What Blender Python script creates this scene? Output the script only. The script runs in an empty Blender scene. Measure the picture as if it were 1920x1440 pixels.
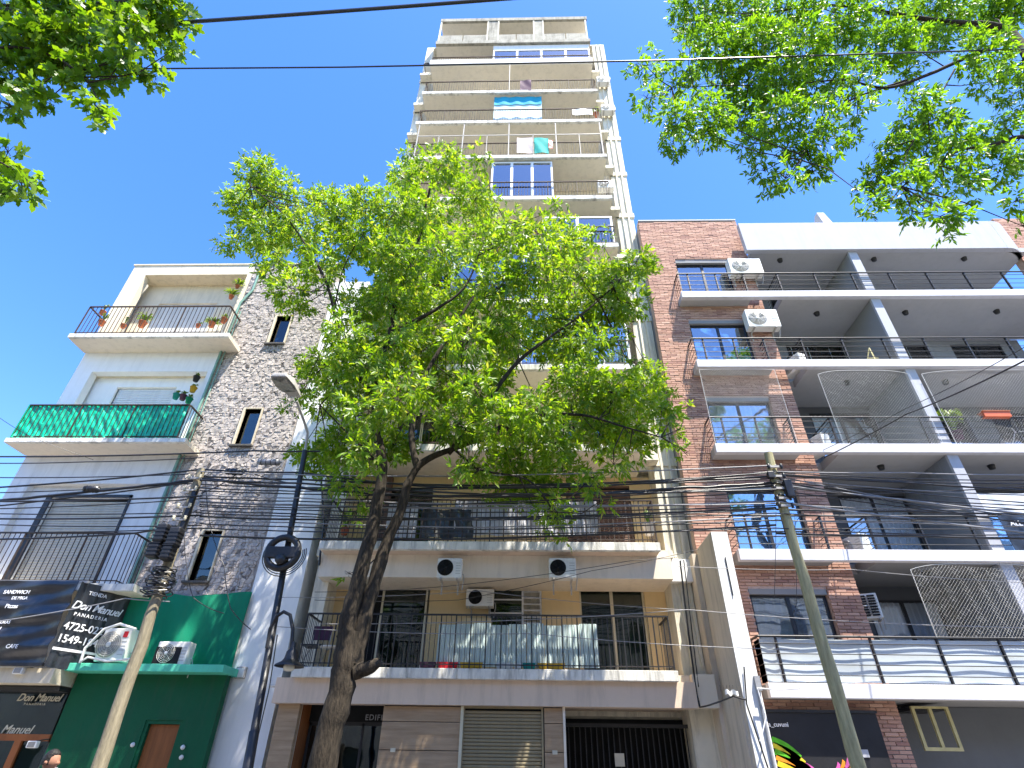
import bpy, math, random
import numpy as np
from mathutils import Matrix, Vector
random.seed(7); rng = np.random.default_rng(11)
S = bpy.context.scene
# ------------------------------------------------------------ camera
FPX = 1045.0
RM = np.array([[0.99967707, 0.00167582, 0.02535656], [0.02174091, -0.57300932, -0.81926043], [0.01315661, 0.81954714, -0.57286071]])
CAM = np.array([0.0, 0.0, 1.6])
cd = bpy.data.cameras.new('camera'); cam = bpy.data.objects.new('camera', cd); S.collection.objects.link(cam)
m4 = Matrix([list(RM[0]) + [0], list(RM[1]) + [0], list(RM[2]) + [1.6], [0, 0, 0, 1]])
cam.matrix_world = m4
cd.sensor_width = 36; cd.lens = FPX / 1920 * 36; cd.clip_end = 2000; cd.clip_start = 0.05
S.camera = cam
# ------------------------------------------------------------ world, sun, exposure
W = bpy.data.worlds.new('World'); S.world = W; W.use_nodes = True
nt = W.node_tree; nt.nodes.clear()
sky = nt.nodes.new('ShaderNodeTexSky'); sky.sky_type = 'NISHITA'; sky.sun_disc = False
SUN = Vector((0.95, -1.0, 3.3)).normalized()
sky.sun_elevation = math.asin(SUN.z); sky.sun_rotation = math.atan2(SUN.x, SUN.y)
sky.altitude = 30; sky.air_density = 1.0; sky.dust_density = 0.3; sky.ozone_density = 1.8
bg = nt.nodes.new('ShaderNodeBackground'); bg.inputs[1].default_value = 0.15
wo = nt.nodes.new('ShaderNodeOutputWorld')
hs_ = nt.nodes.new('ShaderNodeHueSaturation'); hs_.inputs['Saturation'].default_value = 1.3; hs_.inputs['Hue'].default_value = 0.511; nt.links.new(sky.outputs[0], hs_.inputs['Color']); nt.links.new(hs_.outputs[0], bg.inputs[0]); nt.links.new(bg.outputs[0], wo.inputs[0])
sd = bpy.data.lights.new('sun', 'SUN'); sd.energy = 5.0; sd.angle = math.radians(0.5); sd.color = (1, 0.94, 0.83)
so = bpy.data.objects.new('sun', sd); S.collection.objects.link(so)
so.rotation_euler = SUN.to_track_quat('Z', 'Y').to_euler()
S.view_settings.view_transform = 'Standard'; S.view_settings.look = 'None'
S.view_settings.exposure = 1.6; S.view_settings.gamma = 1; S.view_settings.use_curve_mapping = False

# ------------------------------------------------------------ helpers
def ray(px, py):
    return RM @ np.array([px - 960, 720 - py, -FPX])
def at(px, py, Y):
    d = ray(px, py); return CAM + d * (Y / d[1])
def V(p): return Vector((float(p[0]), float(p[1]), float(p[2])))

MATS = {}
def mat(name, col, rough=0.8, var=0.12, scale=3.0, bump=0.15, bscale=40.0, stain=0.0, metallic=0.0, stretch=(1, 1, 1), col2=None, spec=0.3, streak=0.0):
    m = bpy.data.materials.new(name); m.use_nodes = True; t = m.node_tree; N = t.nodes; L = t.links
    b = N['Principled BSDF']; b.inputs['Roughness'].default_value = rough; b.inputs['Metallic'].default_value = metallic
    b.inputs['Specular IOR Level'].default_value = spec
    tc = N.new('ShaderNodeTexCoord'); mp = N.new('ShaderNodeMapping'); mp.inputs['Scale'].default_value = stretch
    L.new(tc.outputs['Object'], mp.inputs[0])
    n1 = N.new('ShaderNodeTexNoise'); n1.inputs['Scale'].default_value = scale; n1.inputs['Detail'].default_value = 8; n1.inputs['Roughness'].default_value = 0.65
    L.new(mp.outputs[0], n1.inputs[0])
    r = N.new('ShaderNodeValToRGB'); r.color_ramp.elements[0].position = 0.3; r.color_ramp.elements[1].position = 0.72
    c = col; c2 = col2 or tuple(min(1, x * (1 + var)) for x in c); c1 = tuple(x * (1 - var) for x in c)
    r.color_ramp.elements[0].color = (*c1, 1); r.color_ramp.elements[1].color = (*c2, 1)
    L.new(n1.outputs[0], r.inputs[0]); out = r.outputs[0]
    if stain > 0:
        mp2 = N.new('ShaderNodeMapping'); mp2.inputs['Scale'].default_value = (3.0, 3.0, 0.35); L.new(tc.outputs['Object'], mp2.inputs[0])
        n2 = N.new('ShaderNodeTexNoise'); n2.inputs['Scale'].default_value = 1.6; n2.inputs['Detail'].default_value = 9; n2.inputs['Roughness'].default_value = 0.7
        L.new(mp2.outputs[0], n2.inputs[0])
        r2 = N.new('ShaderNodeValToRGB'); r2.color_ramp.elements[0].position = 0.48; r2.color_ramp.elements[1].position = 0.75
        r2.color_ramp.elements[0].color = (0, 0, 0, 1); r2.color_ramp.elements[1].color = (stain, stain, stain, 1)
        L.new(n2.outputs[0], r2.inputs[0])
        mx = N.new('ShaderNodeMixRGB'); L.new(r2.outputs[0], mx.inputs[0]); L.new(out, mx.inputs[1]); mx.inputs[2].default_value = (0.07, 0.065, 0.055, 1)
        out = mx.outputs[0]
    L.new(out, b.inputs['Base Color'])
    if bump > 0:
        n3 = N.new('ShaderNodeTexNoise'); n3.inputs['Scale'].default_value = bscale; n3.inputs['Detail'].default_value = 6; L.new(mp.outputs[0], n3.inputs[0])
        bp = N.new('ShaderNodeBump'); bp.inputs['Strength'].default_value = bump; bp.inputs['Distance'].default_value = 0.02
        L.new(n3.outputs[0], bp.inputs['Height']); L.new(bp.outputs[0], b.inputs['Normal'])
    MATS[name] = m; return m

def island_mat(name, cols, rough=0.85, bump=0.3, bscale=30):
    """colour varies per object / per loose mesh island"""
    m = bpy.data.materials.new(name); m.use_nodes = True; t = m.node_tree; N = t.nodes; L = t.links
    b = N['Principled BSDF']; b.inputs['Roughness'].default_value = rough; b.inputs['Specular IOR Level'].default_value = 0.25
    g = N.new('ShaderNodeNewGeometry'); oi = N.new('ShaderNodeObjectInfo')
    ad = N.new('ShaderNodeMath'); ad.operation = 'ADD'; L.new(g.outputs['Random Per Island'], ad.inputs[0]); L.new(oi.outputs['Random'], ad.inputs[1])
    fr = N.new('ShaderNodeMath'); fr.operation = 'FRACT'; L.new(ad.outputs[0], fr.inputs[0])
    r = N.new('ShaderNodeValToRGB'); els = r.color_ramp.elements
    while len(els) < len(cols): els.new(0.5)
    for i, c in enumerate(cols): els[i].position = i / (len(cols) - 1); els[i].color = (*c, 1)
    L.new(fr.outputs[0], r.inputs[0])
    tc = N.new('ShaderNodeTexCoord')
    n = N.new('ShaderNodeTexNoise'); n.inputs['Scale'].default_value = bscale; n.inputs['Detail'].default_value = 6; L.new(tc.outputs['Object'], n.inputs[0])
    mx = N.new('ShaderNodeMixRGB'); mx.blend_type = 'MULTIPLY'; mx.inputs[0].default_value = 0.5
    r3 = N.new('ShaderNodeValToRGB'); r3.color_ramp.elements[0].color = (.55, .55, .55, 1); r3.color_ramp.elements[1].color = (1.3, 1.3, 1.3, 1); L.new(n.outputs[0], r3.inputs[0])
    L.new(r.outputs[0], mx.inputs[1]); L.new(r3.outputs[0], mx.inputs[2]); L.new(mx.outputs[0], b.inputs['Base Color'])
    bp = N.new('ShaderNodeBump'); bp.inputs['Strength'].default_value = bump; bp.inputs['Distance'].default_value = 0.01; L.new(n.outputs[0], bp.inputs['Height']); L.new(bp.outputs[0], b.inputs['Normal'])
    MATS[name] = m; return m

def glass_mat(name, tint, refl=0.35):
    m = bpy.data.materials.new(name); m.use_nodes = True; t = m.node_tree; N = t.nodes; L = t.links; N.clear()
    o = N.new('ShaderNodeOutputMaterial'); mx = N.new('ShaderNodeMixShader'); gl = N.new('ShaderNodeBsdfGlossy'); tr = N.new('ShaderNodeBsdfTransparent')
    gl.inputs['Roughness'].default_value = 0.02; gl.inputs['Color'].default_value = (0.9, 0.95, 1, 1); tr.inputs['Color'].default_value = (*tint, 1)
    fr = N.new('ShaderNodeFresnel'); fr.inputs['IOR'].default_value = 1.5
    ad = N.new('ShaderNodeMath'); ad.operation = 'ADD'; ad.use_clamp = True; ad.inputs[1].default_value = refl; L.new(fr.outputs[0], ad.inputs[0])
    tc = N.new('ShaderNodeTexCoord'); n = N.new('ShaderNodeTexNoise'); n.inputs['Scale'].default_value = 1.2; L.new(tc.outputs['Object'], n.inputs[0])
    bp = N.new('ShaderNodeBump'); bp.inputs['Strength'].default_value = 0.08; bp.inputs['Distance'].default_value = 0.1; L.new(n.outputs[0], bp.inputs['Height']); L.new(bp.outputs[0], gl.inputs['Normal'])
    L.new(ad.outputs[0], mx.inputs[0]); L.new(tr.outputs[0], mx.inputs[1]); L.new(gl.outputs[0], mx.inputs[2]); L.new(mx.outputs[0], o.inputs[0])
    MATS[name] = m

def leaf_mat(name, cols, trans=0.45):
    m = bpy.data.materials.new(name); m.use_nodes = True; t = m.node_tree; N = t.nodes; L = t.links; N.clear()
    o = N.new('ShaderNodeOutputMaterial'); g = N.new('ShaderNodeNewGeometry'); oi = N.new('ShaderNodeObjectInfo')
    ad = N.new('ShaderNodeMath'); ad.operation = 'ADD'; L.new(g.outputs['Random Per Island'], ad.inputs[0]); L.new(oi.outputs['Random'], ad.inputs[1])
    fr = N.new('ShaderNodeMath'); fr.operation = 'FRACT'; L.new(ad.outputs[0], fr.inputs[0])
    r = N.new('ShaderNodeValToRGB'); els = r.color_ramp.elements
    while len(els) < len(cols): els.new(0.5)
    for i, c in enumerate(cols): els[i].position = i / (len(cols) - 1); els[i].color = (*c, 1)
    L.new(fr.outputs[0], r.inputs[0])
    d = N.new('ShaderNodeBsdfPrincipled'); d.inputs['Roughness'].default_value = 0.42; d.inputs['Specular IOR Level'].default_value = 0.45
    tl = N.new('ShaderNodeBsdfTranslucent'); hs = N.new('ShaderNodeMixRGB'); hs.blend_type = 'MULTIPLY'; hs.inputs[0].default_value = 1; hs.inputs[2].default_value = (2.3, 2.05, 0.5, 1)
    L.new(r.outputs[0], d.inputs['Base Color']); L.new(r.outputs[0], hs.inputs[1]); L.new(hs.outputs[0], tl.inputs[0])
    mx = N.new('ShaderNodeMixShader'); mx.inputs[0].default_value = trans
    L.new(d.outputs[0], mx.inputs[1]); L.new(tl.outputs[0], mx.inputs[2]); L.new(mx.outputs[0], o.inputs[0]); MATS[name] = m

mat('white_plaster', (0.74, 0.74, 0.72), 0.9, 0.06, 1.5, 0.2, 30, stain=0.25)
mat('clean_white', (0.82, 0.82, 0.8), 0.8, 0.04, 1.5, 0.1, 30, stain=0.12)
mat('cream_plaster', (0.66, 0.58, 0.44), 0.9, 0.08, 1.2, 0.25, 25, stain=0.3)
mat('grey_plaster', (0.55, 0.54, 0.51), 0.9, 0.08, 1.2, 0.25, 25, stain=0.3)
mat('slab_edge', (0.72, 0.7, 0.64), 0.9, 0.15, 3, 0.3, 25, stain=0.95)
mat('tower_wall', (0.74, 0.67, 0.54), 0.9, 0.08, 1.0, 0.2, 25, stain=0.35)
mat('tower_side', (0.72, 0.67, 0.54), 0.9, 0.1, 1.0, 0.2, 25, stain=0.6)
mat('soffit_beige', (0.76, 0.70, 0.58), 0.95, 0.05, 0.6, 0.12, 15, stain=0.2)
mat('soffit_white', (0.76, 0.68, 0.56), 0.95, 0.05, 0.8, 0.12, 15, stain=0.2)
mat('yellow_wall', (0.72, 0.55, 0.3), 0.9, 0.06, 1.0, 0.15, 25, stain=0.1)
mat('pink_beam', (0.68, 0.54, 0.42), 0.9, 0.05, 1.0, 0.12, 25, stain=0.25)
mat('beige_pier', (0.64, 0.55, 0.44), 0.9, 0.06, 0.9, 0.2, 25, stain=0.45)
mat('old_roof_concrete', (0.36, 0.34, 0.28), 0.95, 0.25, 2.5, 0.4, 20, stain=0.8)
mat('light_grey_paint', (0.43, 0.44, 0.48), 0.8, 0.05, 1.2, 0.15, 30, stain=0.12)
mat('slab_white_paint', (0.6, 0.6, 0.64), 0.8, 0.05, 1.2, 0.12, 30, stain=0.18)
mat('soffit_grey_lit', (0.42, 0.42, 0.425), 0.9, 0.05, 1.0, 0.12, 20, stain=0.1)  # paler copy of soffit_grey, skylight of the upper floors put into the colour
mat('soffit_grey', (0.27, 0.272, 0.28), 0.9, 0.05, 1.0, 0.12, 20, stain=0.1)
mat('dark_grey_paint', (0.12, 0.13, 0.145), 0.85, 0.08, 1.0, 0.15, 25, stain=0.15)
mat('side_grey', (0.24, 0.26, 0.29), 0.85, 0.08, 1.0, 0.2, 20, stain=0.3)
mat('mortar', (0.5, 0.36, 0.3), 0.95, 0.15, 12, 0.5, 60)
mat('dark_stone', (0.1, 0.095, 0.09), 0.95, 0.3, 10, 0.6, 40)
mat('stone_backing', (0.33, 0.295, 0.27), 0.95, 0.3, 10, 0.6, 40)
mat('green_paint', (0.0, 0.20, 0.105), 0.75, 0.12, 1.0, 0.15, 20, stain=0.15)
mat('green_dark_paint', (0.0, 0.085, 0.035), 0.7, 0.12, 1.0, 0.15, 20, stain=0.2)
mat('mint_ledge', (0.10, 0.55, 0.38), 0.7, 0.08, 2.0, 0.15, 20, stain=0.2)
mat('green_tarp', (0.0, 0.42, 0.24), 0.4, 0.25, 4.0, 0.5, 14, spec=0.5)
mat('black_metal', (0.018, 0.018, 0.02), 0.45, 0.3, 10, 0.1, 60, spec=0.5)
mat('rust_metal', (0.055, 0.038, 0.03), 0.7, 0.4, 12, 0.3, 60)
mat('cable_black', (0.015, 0.015, 0.017), 0.35, 0.2, 5, 0, 10, spec=0.6)
mat('cable_grey', (0.24, 0.24, 0.25), 0.4, 0.2, 5, 0, 10, spec=0.6)
mat('window_frame_dark', (0.02, 0.022, 0.028), 0.4, 0.1, 5, 0, 10, spec=0.5)
mat('window_frame_white', (0.75, 0.76, 0.78), 0.5, 0.05, 5, 0, 10)
mat('window_frame_cream', (0.6, 0.55, 0.4), 0.5, 0.08, 5, 0, 10)
mat('lit_curtain', (0.86, 0.88, 0.9), 0.9, 0.05, 4, 0.4, 12, stretch=(6, 1, 0.3))  # paler copy of curtain, bounced sunlight put into the colour
mat('curtain', (0.62, 0.66, 0.7), 0.9, 0.1, 4, 0.6, 12, stretch=(6, 1, 0.3))
mat('curtain_dark', (0.10, 0.12, 0.11), 0.9, 0.3, 3, 0.5, 12, stretch=(6, 1, 0.3))
mat('interior_dark', (0.012, 0.013, 0.014), 0.9, 0.4, 2, 0, 10)  # near black, the shade of unlit rooms and recesses put into the colour
mat('shutter_white', (0.66, 0.68, 0.7), 0.6, 0.05, 3, 0.05, 20, stain=0.15)
mat('shutter_cream', (0.5, 0.48, 0.41), 0.65, 0.08, 3, 0.05, 20, stain=0.25)
mat('shutter_tan', (0.27, 0.22, 0.13), 0.65, 0.08, 3, 0.05, 20, stain=0.15)
mat('shutter_brown', (0.14, 0.085, 0.065), 0.7, 0.1, 3, 0.05, 20, stain=0.15)
mat('travertine', (0.34, 0.23, 0.135), 0.6, 0.2, 2.0, 0.15, 20, stretch=(0.6, 1, 7), col2=(0.46, 0.33, 0.21))
mat('ac_white', (0.78, 0.78, 0.74), 0.5, 0.05, 4, 0.03, 30, stain=0.15)
mat('ac_grille', (0.45, 0.45, 0.43), 0.5, 0.05, 4, 0.0, 30)
mat('ac_dark', (0.012, 0.012, 0.013), 0.7, 0.2, 4, 0.0, 30)
mat('red_plastic', (0.55, 0.02, 0.03), 0.5, 0.1, 4, 0.0)
mat('yellow_plastic', (0.6, 0.36, 0.03), 0.5, 0.1, 4, 0.0)
mat('teal_plastic', (0.0, 0.22, 0.2), 0.5, 0.1, 4, 0.0)
mat('white_plastic', (0.72, 0.72, 0.7), 0.5, 0.08, 4, 0.0)
mat('terracotta', (0.42, 0.14, 0.07), 0.85, 0.2, 6, 0.2)
mat('black_tarp', (0.02, 0.021, 0.026), 0.33, 0.4, 2, 0.6, 5, spec=0.7)
mat('grey_tarp', (0.5, 0.5, 0.54), 0.7, 0.15, 2, 0.5, 6)
mat('white_print', (0.85, 0.86, 0.88), 0.6, 0.05, 4, 0.0)
mat('gold_print', (0.6, 0.55, 0.42), 0.6, 0.05, 4, 0.0)
mat('wood_frame', (0.26, 0.085, 0.025), 0.55, 0.3, 3, 0.2, 30, stretch=(1, 1, 0.2))
mat('door_wood', (0.24, 0.085, 0.025), 0.5, 0.3, 3, 0.2, 30, stretch=(4, 4, 0.3))
mat('pole_wood', (0.36, 0.33, 0.17), 0.85, 0.3, 6, 0.6, 20, stretch=(4, 4, 0.5), col2=(0.5, 0.45, 0.26), stain=0.3)
mat('pole_grey_wood', (0.25, 0.215, 0.14), 0.85, 0.3, 6, 0.6, 20, stretch=(4, 4, 0.5), col2=(0.36, 0.31, 0.21), stain=0.4)
mat('bark', (0.022, 0.017, 0.011), 0.95, 0.6, 9, 1.0, 14, stretch=(3, 3, 0.7), col2=(0.065, 0.05, 0.034))
mat('lamp_grey', (0.42, 0.4, 0.37), 0.6, 0.15, 4, 0.1)
mat('lamp_lens', (0.3, 0.28, 0.25), 0.25, 0.2, 8, 0.2, spec=0.8)
mat('pipe_green', (0.2, 0.36, 0.3), 0.6, 0.2, 4, 0.1)
mat('pipe_grey', (0.3, 0.31, 0.33), 0.6, 0.2, 4, 0.1)
mat('asphalt', (0.05, 0.05, 0.052), 0.9, 0.2, 4, 0.5, 80)
mat('pavement', (0.3, 0.28, 0.26), 0.9, 0.15, 2, 0.3, 40, stain=0.2)
mat('kerb', (0.36, 0.35, 0.33), 0.9, 0.15, 2, 0.3, 40)
mat('skin', (0.33, 0.16, 0.1), 0.6, 0.08, 5, 0.05)
mat('hair', (0.012, 0.01, 0.009), 0.6, 0.3, 30, 0.6, 60)
mat('shirt', (0.03, 0.035, 0.05), 0.9, 0.2, 10, 0.2)
mat('trousers', (0.04, 0.05, 0.09), 0.9, 0.2, 10, 0.2)
mat('cloth_blue', (0.02, 0.33, 0.5), 0.8, 0.15, 3, 0.3, 10)
mat('cloth_pale', (0.62, 0.78, 0.82), 0.8, 0.1, 3, 0.3, 10)
mat('cloth_teal', (0.0, 0.32, 0.28), 0.8, 0.15, 3, 0.3, 10)
mat('cloth_pink', (0.62, 0.52, 0.55), 0.8, 0.15, 3, 0.3, 10)
mat('cloth_purple', (0.08, 0.035, 0.07), 0.8, 0.2, 3, 0.3, 10)
mat('corrugated_panel', (0.55, 0.66, 0.64), 0.35, 0.1, 2, 0.1, 10, spec=0.6)
mat('balcony_glass_film', (0.5, 0.55, 0.58), 0.25, 0.15, 0.8, 0.15, 3, spec=0.7)
mat('net_cord', (0.62, 0.62, 0.6), 0.8, 0.1, 4, 0)
mat('bulb_glass', (0.7, 0.68, 0.6), 0.2, 0.05, 4, 0)
mat('mural_black', (0.022, 0.022, 0.025), 0.45, 0.3, 1.5, 0.1, 20)
mat('orange_plastic', (0.6, 0.14, 0.06), 0.5, 0.1, 4, 0)
mat('paint_green', (0.1, 0.45, 0.02), 0.6, 0.3, 8, 0)
mat('paint_orange', (0.7, 0.25, 0.02), 0.6, 0.3, 8, 0)
mat('paint_pink', (0.55, 0.1, 0.35), 0.6, 0.3, 8, 0)
mat('paint_yellow', (0.65, 0.55, 0.03), 0.6, 0.3, 8, 0)
mat('box_yellow_metal', (0.45, 0.4, 0.2), 0.6, 0.2, 4, 0.1)
island_mat('brick_clay', [(0.4, 0.225, 0.165), (0.53, 0.32, 0.24), (0.46, 0.26, 0.19), (0.59, 0.37, 0.28), (0.35, 0.19, 0.15), (0.5, 0.29, 0.215)])
island_mat('cladding_stone', [(0.12, 0.105, 0.1), (0.44, 0.395, 0.365), (0.5, 0.44, 0.405), (0.43, 0.385, 0.35), (0.47, 0.42, 0.385), (0.42, 0.375, 0.35), (0.52, 0.47, 0.43), (0.45, 0.4, 0.37)], bump=0.6, bscale=25)
glass_mat('window_glass', (0.85, 0.92, 0.97), 0.30)
glass_mat('clear_glass', (0.96, 0.98, 1.0), 0.1)
glass_mat('dark_glass', (0.35, 0.42, 0.38), 0.04)
leaf_mat('leaf_centre', [(0.07, 0.16, 0.012), (0.13, 0.25, 0.015), (0.09, 0.19, 0.015), (0.2, 0.31, 0.02), (0.15, 0.26, 0.02), (0.28, 0.31, 0.11)], 0.5)
leaf_mat('leaf_ash', [(0.06, 0.15, 0.02), (0.12, 0.25, 0.015), (0.09, 0.2, 0.02), (0.16, 0.29, 0.015)], 0.52)
leaf_mat('leaf_maple', [(0.05, 0.12, 0.012), (0.1, 0.2, 0.012), (0.07, 0.15, 0.012), (0.15, 0.24, 0.015)], 0.5)
leaf_mat('leaf_pot', [(0.05, 0.12, 0.02), (0.12, 0.2, 0.03), (0.2, 0.28, 0.05)], 0.35)
M = MATS

COL = S.collection
ORIG = {}
def worg(o):
    p = Vector((0, 0, 0))
    while o is not None:
        p = p + o.location; o = o.parent
    return p
def setp(o, label=None, cat=None, group=None, kind=None):
    if label: o['label'] = label
    if cat: o['category'] = cat
    if group: o['group'] = group
    if kind: o['kind'] = kind
    return o
def thing(name, label, cat, loc=(0, 0, 0), group=None):
    o = bpy.data.objects.new(name, None); COL.objects.link(o); o.location = loc; o.empty_display_size = 0.1
    return setp(o, label, cat, group)
class MB:
    def __init__(s): s.v = []; s.f = []; s.sm = []
    def add(s, vs, fs, smooth=False):
        n = len(s.v); s.v += [tuple(map(float, x)) for x in vs]; s.f += [tuple(i + n for i in f) for f in fs]; s.sm += [smooth] * len(fs); return s
    def box(s, x0, x1, y0, y1, z0, z1):
        return s.add([(x0, y0, z0), (x1, y0, z0), (x1, y1, z0), (x0, y1, z0), (x0, y0, z1), (x1, y0, z1), (x1, y1, z1), (x0, y1, z1)],
                     [(0, 3, 2, 1), (4, 5, 6, 7), (0, 1, 5, 4), (1, 2, 6, 5), (2, 3, 7, 6), (3, 0, 4, 7)])
    def wall(s, x0, x1, y0, y1, z0, z1, holes):
        xs = sorted({x0, x1, *[min(max(h[0], x0), x1) for h in holes], *[min(max(h[1], x0), x1) for h in holes]})
        zs = sorted({z0, z1, *[min(max(h[2], z0), z1) for h in holes], *[min(max(h[3], z0), z1) for h in holes]})
        for i in range(len(xs) - 1):
            run = None
            for j in range(len(zs) - 1):
                cx, cz = (xs[i] + xs[i + 1]) / 2, (zs[j] + zs[j + 1]) / 2
                hole = any(h[0] < cx < h[1] and h[2] < cz < h[3] for h in holes)
                if hole:
                    if run is not None: s.box(xs[i], xs[i + 1], y0, y1, run, zs[j]); run = None
                elif run is None: run = zs[j]
            if run is not None: s.box(xs[i], xs[i + 1], y0, y1, run, zs[-1])
        return s
    def tube(s, pts, r, n=8, cap=True):
        pts = [V(p) for p in pts]
        if not hasattr(r, '__len__'): r = [r] * len(pts)
        rings = []; T0 = (pts[1] - pts[0]).normalized()
        u = T0.orthogonal().normalized()
        for i, p in enumerate(pts):
            if i == 0: T = pts[1] - pts[0]
            elif i == len(pts) - 1: T = pts[-1] - pts[-2]
            else: T = (pts[i + 1] - pts[i]).normalized() + (pts[i] - pts[i - 1]).normalized()
            T.normalize(); u = (u - T * u.dot(T)); u.normalize(); w = T.cross(u)
            rings.append([p + (u * math.cos(2 * math.pi * k / n) + w * math.sin(2 * math.pi * k / n)) * r[i] for k in range(n)])
        vs = [v for ring in rings for v in ring]; fs = []
        for i in range(len(pts) - 1):
            for k in range(n):
                a = i * n + k; b = i * n + (k + 1) % n; fs.append((a, b, b + n, a + n))
        s.add(vs, fs, n > 5)
        if cap:
            s.add(rings[0][::-1], [tuple(range(n))]); s.add(rings[-1], [tuple(range(n))])
        return s
    def lathe(s, c, prof, n=16, axis='Z'):
        vs = []; fs = []
        for (r, z) in prof:
            for k in range(n):
                a = 2 * math.pi * k / n; x, y = r * math.cos(a), r * math.sin(a)
                p = (x, y, z) if axis == 'Z' else ((x, z, y) if axis == 'Y' else (z, x, y))
                vs.append((c[0] + p[0], c[1] + p[1], c[2] + p[2]))
        for i in range(len(prof) - 1):
            for k in range(n):
                a = i * n + k; b = i * n + (k + 1) % n; fs.append((a, b, b + n, a + n))
        return s.add(vs, fs, True)
    def grid(s, fn, nu, nv, thick=0.0):
        vs = [fn(i / nu, j / nv) for j in range(nv + 1) for i in range(nu + 1)]
        fs = [(j * (nu + 1) + i, j * (nu + 1) + i + 1, (j + 1) * (nu + 1) + i + 1, (j + 1) * (nu + 1) + i) for j in range(nv) for i in range(nu)]
        s.add(vs, fs, True)
        if thick:
            s.add([(v[0], v[1] + thick, v[2]) for v in vs], [f[::-1] for f in fs], True)
        return s
    def build(s, name, m, parent=None, bevel=0.0):
        me = bpy.data.meshes.new(name)
        o = bpy.data.objects.new(name, me); COL.objects.link(o)
        off = worg(parent) if parent is not None else Vector((0, 0, 0))
        me.from_pydata([(x - off.x, y - off.y, z - off.z) for x, y, z in s.v], [], s.f)
        me.polygons.foreach_set('use_smooth', s.sm); me.update()
        if parent is not None: o.parent = parent
        if m: me.materials.append(M[m])
        if bevel:
            bm = o.modifiers.new('bevel', 'BEVEL'); bm.width = bevel; bm.segments = 2; bm.limit_method = 'ANGLE'
        return o
def copy_tree(o, parent=None, kids=None):
    if kids is None:
        kids = {}
        for x in COL.objects:
            if x.parent: kids.setdefault(x.parent.name, []).append(x)
    c = o.copy(); COL.objects.link(c); c.parent = parent
    for ch in kids.get(o.name, []): copy_tree(ch, c, kids)
    return c
def inst(name, mesh, loc, parent=None, rot=None, scale=None, kind=None):
    o = bpy.data.objects.new(name, mesh); COL.objects.link(o)
    off = worg(parent) if parent is not None else Vector((0, 0, 0))
    o.location = Vector(loc) - off
    if rot: o.rotation_euler = rot
    if scale: o.scale = scale
    if parent is not None: o.parent = parent
    if kind: o['kind'] = kind
    return o
def box_mesh(name, sx, sy, sz, m):
    b = MB().box(-sx / 2, sx / 2, -sy / 2, sy / 2, -sz / 2, sz / 2); me = bpy.data.meshes.new(name); me.from_pydata(b.v, [], b.f); me.materials.append(M[m]); return me
def text_mesh(txt, size, shear=0.0, extrude=0.004, spacing=1.0):
    cu = bpy.data.curves.new('t', 'FONT'); cu.body = txt; cu.size = size; cu.shear = shear; cu.extrude = extrude; cu.space_character = spacing; cu.offset = size * 0.012
    cu.resolution_u = 3
    o = bpy.data.objects.new('t', cu); COL.objects.link(o)
    dg = bpy.context.evaluated_depsgraph_get(); dg.update()
    me = bpy.data.meshes.new_from_object(o.evaluated_get(dg)); bpy.data.objects.remove(o); return me
def text(name, txt, size, origin, xdir, zdir, m, parent, shear=0.0, spacing=1.0, slope=0.0):
    me = text_mesh(txt, size, shear, 0.003, spacing); me.materials.append(M[m])
    x = Vector(xdir).normalized(); z = (Vector(zdir) + x * slope).normalized(); n = x.cross(z)
    off = worg(parent)
    o = bpy.data.objects.new(name, me); COL.objects.link(o); o.parent = parent
    mm = Matrix((( x.x, z.x, n.x, origin[0] - off.x), (x.y, z.y, n.y, origin[1] - off.y), (x.z, z.z, n.z, origin[2] - off.z), (0, 0, 0, 1)))
    o.matrix_local = mm
    return o

# ------------------------------------------------------------ ground
def struct(name, mb, m):
    o = mb.build(name, m); o['kind'] = 'structure'; return o
struct('ground', MB().box(-400, 400, -400, 400, -0.6, -0.16), 'asphalt')
struct('road', MB().box(-60, 60, 1.6, 9.0, -0.16, -0.12), 'asphalt')
struct('near_pavement', MB().box(-60, 60, -3.0, 1.45, -0.16, 0.0), 'pavement')
struct('far_pavement', MB().box(-60, 60, 9.15, 13.3, -0.16, 0.0), 'pavement')
struct('near_kerb', MB().box(-60, 60, 1.45, 1.6, -0.16, 0.012), 'kerb')
struct('far_kerb', MB().box(-60, 60, 9.0, 9.15, -0.16, 0.012), 'kerb')

OB = thing('apartment_building', 'plain building added unseen behind the camera to darken lower floors and window reflections', 'building', (0, -6, 0))  # added out of view, dims the low floors and what their windows reflect
MB().wall(-40, 40, -6.3, -6.0, 0, 11, [(x, x + 1.6, z, z + 1.5) for x in range(-38, 38, 4) for z in (1, 4.2, 7.4)]).build('wall', 'beige_pier', OB)
MB().box(-40, 40, -14, -6.45, 0, 10.9).build('rooms', 'curtain_dark', OB)
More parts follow.
